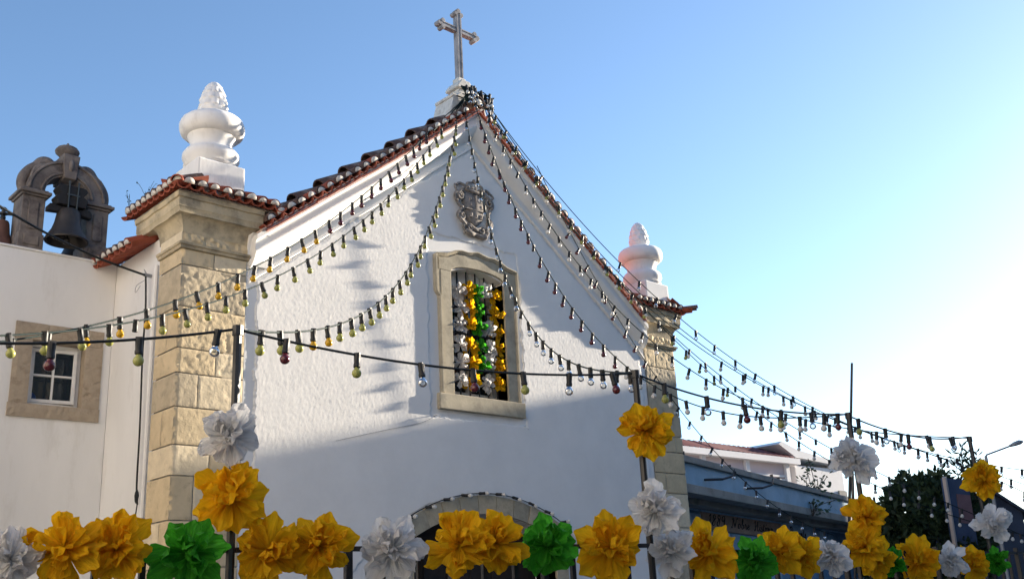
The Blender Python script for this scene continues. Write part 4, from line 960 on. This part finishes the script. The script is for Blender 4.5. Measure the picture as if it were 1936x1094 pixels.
for s_, z_, L_ in ((1.0, 3.62, .9), (2.9, 3.60, .7)):     # spotlight brackets
    b = MB(); b.tube([bp(s_-.6, z_-.06, .02), bp(s_-.3, z_-.05, .22), bp(s_, z_+.02, .30)], .022, 6); b.tube([bp(s_-.02, z_+.02, .30), bp(s_+.10, z_+.14, .30)], .014, 6); b.build('bracket', M['iron'], blue)
# stroke lettering
G = {
'1': (.34, [[(.05, .78), (.2, .98), (.16, .5), (.10, 0)], [(.0, .02), (.22, -.02)]]),
'8': (.46, [[(.36, .86), (.22, 1.0), (.10, .84), (.20, .62), (.32, .40), (.30, .12), (.14, 0), (.04, .18), (.14, .42), (.34, .64), (.38, .86), (.26, 1.0)]]),
'9': (.46, [[(.36, .70), (.22, .48), (.08, .60), (.12, .88), (.26, 1.0), (.38, .84), (.36, .40), (.26, -.12), (.08, -.30), (.0, -.18)]]),
'N': (.85, [[(-.02, .14), (.06, .0), (.16, .14), (.22, .6), (.28, .98)], [(.28, .98), (.36, .55), (.48, .02)], [(.48, .02), (.58, .5), (.68, .92), (.80, 1.02), (.86, .9)], [(.08, .8), (.16, .98), (.28, .98)]]),
'o': (.40, [[(.26, .48), (.10, .46), (.04, .18), (.14, .0), (.28, .12), (.30, .36), (.22, .49), (.34, .40), (.42, .44)]]),
'b': (.40, [[(.02, .1), (.20, .62), (.24, .98), (.14, .98), (.10, .5), (.10, .1), (.20, .0), (.32, .16), (.30, .40), (.18, .44), (.30, .40), (.42, .42)]]),
'r': (.34, [[(.0, .1), (.12, .46), (.10, .56), (.20, .46), (.26, .42), (.22, .1), (.28, .0), (.38, .12)]]),
'e': (.36, [[(.0, .16), (.20, .26), (.26, .42), (.16, .5), (.06, .3), (.08, .06), (.20, .0), (.38, .16)]]),
'H': (.86, [[(.0, .80), (.08, .98), (.24, .96), (.24, .5), (.16, .06), (.04, .02), (.0, .14)], [(.74, .98), (.60, .9), (.58, .4), (.60, .04), (.74, .02), (.84, .14)], [(.14, .46), (.36, .54), (.62, .52)]]),
'i': (.24, [[(.0, .12), (.12, .46), (.09, .12), (.14, .0), (.26, .12)], [(.15, .64), (.17, .68)]]),
's': (.34, [[(.0, .08), (.16, .52), (.20, .36), (.26, .16), (.16, .0), (.04, .06), (.16, .0), (.36, .14)]]),
't': (.28, [[(.0, .12), (.18, .80), (.10, .16), (.16, .0), (.30, .12)], [(.04, .54), (.28, .58)]]),
'ó': (.40, [[(.26, .48), (.10, .46), (.04, .18), (.14, .0), (.28, .12), (.30, .36), (.22, .49), (.34, .40), (.42, .44)], [(.20, .66), (.32, .84)]]),
'a': (.40, [[(.28, .44), (.12, .48), (.03, .2), (.12, .0), (.24, .16), (.30, .46), (.28, .1), (.32, .0), (.42, .12)]]),
'n': (.44, [[(.0, .1), (.10, .48), (.08, .0), (.14, .36), (.24, .49), (.30, .40), (.28, .08), (.34, .0), (.46, .12)]]),
'P': (.66, [[(.30, .96), (.24, .5), (.16, .04), (.04, .02), (.0, .14)], [(.02, .66), (.08, .92), (.32, 1.02), (.56, .92), (.58, .66), (.40, .5), (.26, .54)], [(.02, .66), (.1, .56)]]),
' ': (.36, [])}
def lettering(txt, s0, z0, h, name, off=-.611, parent=blue, sq=1.0):
    b = MB(); x = s0
    for ch in txt:
        wd, st = G[ch]
        for stx in st:
            pts = catmull([bp(x+(px+pz*.18)*h*sq, z0+pz*h-.0145*(x+px*h), off) for px, pz in stx], 5)
            n = len(pts); b.tube(pts, [h*(.022+.034*abs(math.sin(2.2*i/max(1, n-1)*math.pi))) for i in range(n)], 5)
        x += (wd+.06)*h*sq
    o = b.build(name, M['ink'], parent); return x
lettering('1889', 1.84, 2.945, .20, 'lettering', sq=2.05)
lettering('Nobre', 2.93, 2.95, .185, 'lettering', sq=1.95)
lettering('História', 4.12, 2.95, .185, 'lettering', sq=1.62)
lettering('Presente', 6.30, 2.94, .20, 'lettering', off=-.636, sq=1.5)
# bare reinforcing posts on the roof
for i, (px, py_, pz0, pz1, lab) in enumerate(((1.0, -.6, 3.6, 4.18, 0), (3.15, -.6, 3.6, 4.12, 0), (5.2, -.5, 3.55, 4.08, 0), (5.6, -.5, 3.55, 4.05, 0), (12.4, -.3, 3.6, 4.02, 0))):
    o = tag(MB().tube([bp(px, pz0, py_), bp(px, pz1, py_)], .035, 6).build('roof_post', M['iron']), ['short dark post on the blue building roof nearest the chapel', 'second dark post on the blue building roof from the chapel', 'left post of the close pair on the blue building roof', 'right post of the close pair on the blue building roof', 'lone dark post at the right end of the blue building roof'][i], 'post', 'dark posts on the blue building roof')
# climbing twigs on the roof
def twiggy(p, h, n, label):
    o = empty('creeper', p, label, 'plant'); b = MB(); lv = MB(); P = Vector(p)
    for i in range(n):
        d = Vector((rng.uniform(-.5, .5), rng.uniform(-.3, .3), h*rng.uniform(.5, 1.1))); pts = catmull([P, P+d*.5+Vector((rng.uniform(-.2, .2), 0, .05)), P+d], 4); b.tube(pts, .008, 4)
        for k in range(14):
            q = P+d*rng.uniform(.3, 1.05)+Vector((rng.uniform(-.15, .15), rng.uniform(-.1, .1), rng.uniform(-.1, .1))); a = Vector((rng.uniform(-1, 1), rng.uniform(-1, 1), rng.uniform(-.6, .6))).normalized()*.11; c = a.orthogonal().normalized()*.035
            lv.add([q, q+a*.5+c, q+a, q+a*.5-c], [(0, 1, 2, 3)])
    b.build('stem', M['bark'], o); tag(lv.build('leaves', M['leaf_b'], o, fix=False), kind='stuff')
twiggy(bp(6.6, 3.45, -.1), .95, 8, 'straggly creeper hanging on the blue parapet')
twiggy(bp(5.9, 3.2, .05), .35, 5, 'small creeper tuft on the blue fascia below the parapet')

# far pale house with red roof
pk = empty('pink_house', (18, 9.5, 0), 'pale pink house with dark red tiled roof behind the blue building', 'house')
b = MB(); b.box(11, 21.0, 9.0, 15, 0, 5.60); pw = b.build('wall', M['pink_wall'], pk)
b = MB(); b.box(10.8, 21.4, 8.75, 9.2, 5.60, 5.78); b.build('eave', M['white_wall'], pk)
rf = MB(); xs = np.linspace(10.8, 21.3, 120); X, T = np.meshgrid(xs, np.linspace(0, 1, 8), indexing='ij')
Zr = 5.79+T*.42+.03*np.sin(X*2*math.pi/.26); Yr = 8.78+T*1.0; Xr = np.minimum(X, 21.5-T*.9)
idx = np.arange(X.size).reshape(X.shape); rf.add(np.stack([Xr, Yr, Zr], -1).reshape(-1, 3).tolist(), np.stack([idx[:-1, :-1], idx[1:, :-1], idx[1:, 1:], idx[:-1, 1:]], -1).reshape(-1, 4).tolist()); rfo = rf.build('roof', M['red_roof'], pk, smooth=True)
for x in (16.2, 18.2, 20.2):
    b = MB(); b.box(x, x+.5, 9.4, 9.8, 5.83, 5.98); b.build('skylight', M['white_wall'], rfo)
for i, x in enumerate((12.4, 14.6, 16.8, 19.0)):
    b = MB(); b.box(x, x+1.55, 8.96, 9.05, 3.6, 5.02); w_ = b.build('window', M['shutter'], pk)
    b = MB(); b.box(x-.1, x+1.65, 8.93, 9.02, 5.021, 5.12); b.box(x+.72, x+.80, 8.93, 8.955, 3.6, 5.02); b.build('frame', M['white_wall'], w_)
    b = MB(); b.box(x+1.75, x+1.95, 8.90, 8.99, 2, 5.598); b.build('pilaster', M['white_wall'], pk)
b = MB(); b.box(11, 20.95, 8.94, 8.985, 5.18, 5.24); b.build('string_course', M['white_wall'], pk)
gk = empty('grey_house', (23, 9, 0), 'pale grey house with lean-to roof right of the red tiled one', 'house')
b = MB(); b.box(21.45, 24.4, 9.0, 15, 0, 5.62); b.build('wall', M['white_wall'], gk)
b = MB(); b.prism([(20.5, 8.9, 6.22), (21.4, 8.9, 5.86), (24.7, 8.9, 5.70), (24.7, 8.9, 5.78), (21.5, 8.9, 6.12), (20.7, 8.9, 6.32)], (0, 5.5, 0)); b.build('roof', M['white_wall'], gk)
b = MB(); b.box(22.0, 24.0, 8.95, 9.02, 4.1, 4.75); b.build('window', M['grey_wall'], gk)
b = MB(); b.box(23.9, 24.39, 8.93, 8.99, 0, 4.9); b.build('corner_post', M['concrete'], gk)

# leaning aerial mast
tag(MB().tube([(3.50, -2.25, 1.2), (3.332, -2.899, 4.2)], [.022, .014], 6).build('aerial_mast', M['iron']), 'thin dark leaning mast rising into the sky behind the third post', 'mast')
tag(MB().tube([(3.62, -2.30, 1.2), (3.70, -2.50, 3.0)], .018, 6).build('aerial_mast', M['iron']), 'short dark rod crossing the foot of the leaning mast', 'mast')

# ------------------------------------------------------------------ trees, board, lamp, dark houses at right
def crown(name, c, rx, ry, rz, n, size, m, parent, seed, hole=.25, fr=None):
    r = np.random.RandomState(seed); b = MB(); made = 0
    while made < n:
        d = r.normal(size=3); d /= np.linalg.norm(d); rad = r.uniform(.45, 1)**.5
        nz = vnoise(d[0]*2.3+seed, d[1]*2.3, d[2]*2.3); rad *= 1+.28*nz
        if nz < -.62+hole*.4 and r.rand() < .7: continue
        p = np.array(c)+d*np.array([rx, ry, rz])*rad
        a = r.normal(size=3); a /= np.linalg.norm(a); a = (a+d*.6); a /= np.linalg.norm(a); s = size*r.uniform(.6, 1.3)
        e = np.cross(a, r.normal(size=3)); e /= np.linalg.norm(e)
        b.add([p, p+a*s*.5+e*s*.22, p+a*s, p+a*s*.5-e*s*.22], [(0, 1, 2, 3)]); made += 1
    return b.build(name, m, parent, fix=False)
tree = empty('evergreen_tree', (8.45, -1.2, 0), 'dense dark evergreen tree beyond the fence at right', 'tree')
MB().tube([(8.45, -1.2, 0), (8.40, -1.22, 1.0), (8.45, -1.2, 2.2)], [.14, .10, .04], 8).build('trunk', M['bark'], tree)
b = MB()
for k in range(9):
    a = k*.7; b.tube([(8.43, -1.2, .9+.1*k), (8.43+.5*math.cos(a), -1.2+.5*math.sin(a), 1.5+.14*k)], [.04, .012], 5)
b.build('limb', M['bark'], tree)
crown('crown', (8.28, -1.15, 2.10), .95, .95, 1.30, 14000, .14, M['leaf'], tree, 5)
ole = empty('oleander_bush', (8.75, -1.75, 0), 'taller leafy shrub with long pointed leaves rising behind the evergreen', 'shrub')
b = MB(); lv = MB()
for i in range(34):
    a = rng.uniform(0, 6.28); P0 = Vector((8.78+rng.uniform(-.1, .1), -1.72+rng.uniform(-.1, .1), 1.5)); P1 = P0+Vector((.36*math.cos(a)*rng.random(), .36*math.sin(a)*rng.random(), 1.75+rng.uniform(-.45, .52)))
    b.tube([P0, P0.lerp(P1, .5)+Vector((0, 0, .05)), P1], [.016, .010, .004], 4)
    for k in range(46):
        t = rng.uniform(.25, 1.0); q = P0.lerp(P1, t); aa = rng.uniform(0, 6.28); d = Vector((math.cos(aa), math.sin(aa), rng.uniform(.2, 1.3))).normalized()*rng.uniform(.11, .19); e = d.cross(Vector((rng.uniform(-1, 1), rng.uniform(-1, 1), .3))).normalized()*.018
        lv.add([q, q+d*.5+e, q+d, q+d*.5-e], [(0, 1, 2, 3)])
b.build('stem', M['bark'], ole); tag(lv.build('foliage', M['leaf_b'], ole, fix=False), kind='stuff')
bd = empty('sign_panel', (7.7, -2.0, 0), 'dark blue and faded red board with a pale timber edge before the tree', 'board')
pA, pB = Vector((7.387, -1.971, 3.17)), Vector((7.72, -1.80, 1.95))
MB().tube([pB+(pB-pA)*.5, pA], .035, 4).build('timber_edge', M['pale_wood'], bd)
sd = Vector((.86, -.50, -.10)); tk = Vector((-.03, -.05, 0))
def pan(name, u0, u1, v0, v1, m, off=.0):
    b = MB(); o_ = Vector((.04, .06, 0)) + Vector((-.05, -.086, 0))*off
    f = lambda u, v: pA.lerp(pB, v)+sd*u+o_
    q = [f(u0, v0), f(u1, v0), f(u1, v1), f(u0, v1)]; b.add(q+[p+Vector((.03, .05, 0)) for p in q], [(0, 1, 2, 3), (7, 6, 5, 4), (0, 4, 5, 1), (1, 5, 6, 2), (2, 6, 7, 3), (3, 7, 4, 0)]); return b.build(name, m, bd)
pan('panel', .02, .44, 0.0, 1.25, M['navy']); pan('red_patch', .20, .43, .18, .52, M['pinkpatch'], .15)
lamp = empty('street_lamp', (6.9, -2.77, 0), 'grey street lamp with an angled arm at the right edge', 'street lamp')
MB().tube([(6.86, -2.80, 0), (6.80, -2.86, 3.32)], [.035, .022], 8).build('pole', M['galv'], lamp)
MB().tube([(6.80, -2.86, 3.31), (6.81, -2.87, 3.335), (7.03, -3.19, 3.45)], .014, 6).build('arm', M['galv'], lamp)
b = MB(); b.tube([(6.985, -3.13, 3.43), (7.03, -3.19, 3.455), (7.07, -3.25, 3.475), (7.095, -3.285, 3.48)], [.016, .032, .034, .012], 8); b.build('lamp_head', M['galv'], lamp, smooth=True)
dk = empty('dark_house', (9.6, -3.2, 0), 'dark gabled house in shade at the right edge', 'house')
E1 = Vector((.72, -.69, 0)).normalized(); E2 = Vector((.69, .72, 0)).normalized(); O1 = Vector((15.26, .50, 0))
dk.location = O1
def dp(u, v, z): return O1+E1*u+E2*v+Vector((0, 0, z))
b = MB(); b.prism([dp(-.55, 0, 0), dp(.55, 0, 0), dp(.55, 0, 3.08), dp(0, 0, 3.50), dp(-.55, 0, 3.08)], E2*6); b.build('wall', M['slate'], dk)
b = MB()
for s in (-1, 1): b.prism([dp(0, -.12, 3.56), dp(s*.72, -.12, 3.00), dp(s*.72, -.12, 2.94), dp(0, -.12, 3.495)], E2*6.2)
b.build('roof', M['slate'], dk)
d2 = empty('grey_house', dp(2.2, .5, 0), 'low dark house wall at the extreme right edge', 'house')
b = MB(); b.add([dp(u, v, z) for z in (0, 2.78) for u, v in ((.60, .3), (6, .3), (6, 6), (.60, 6))], [(3, 2, 1, 0), (4, 5, 6, 7), (0, 1, 5, 4), (1, 2, 6, 5), (2, 3, 7, 6), (3, 0, 4, 7)]); b.build('wall', M['slate'], d2)
b = MB(); b.add([dp(u, v, z) for z in (2.781, 2.86) for u, v in ((.55, .2), (6.2, .2), (6.2, 6.2), (.55, 6.2))], [(3, 2, 1, 0), (4, 5, 6, 7), (0, 1, 5, 4), (1, 2, 6, 5), (2, 3, 7, 6), (3, 0, 4, 7)]); b.build('roof', M['slate'], d2)
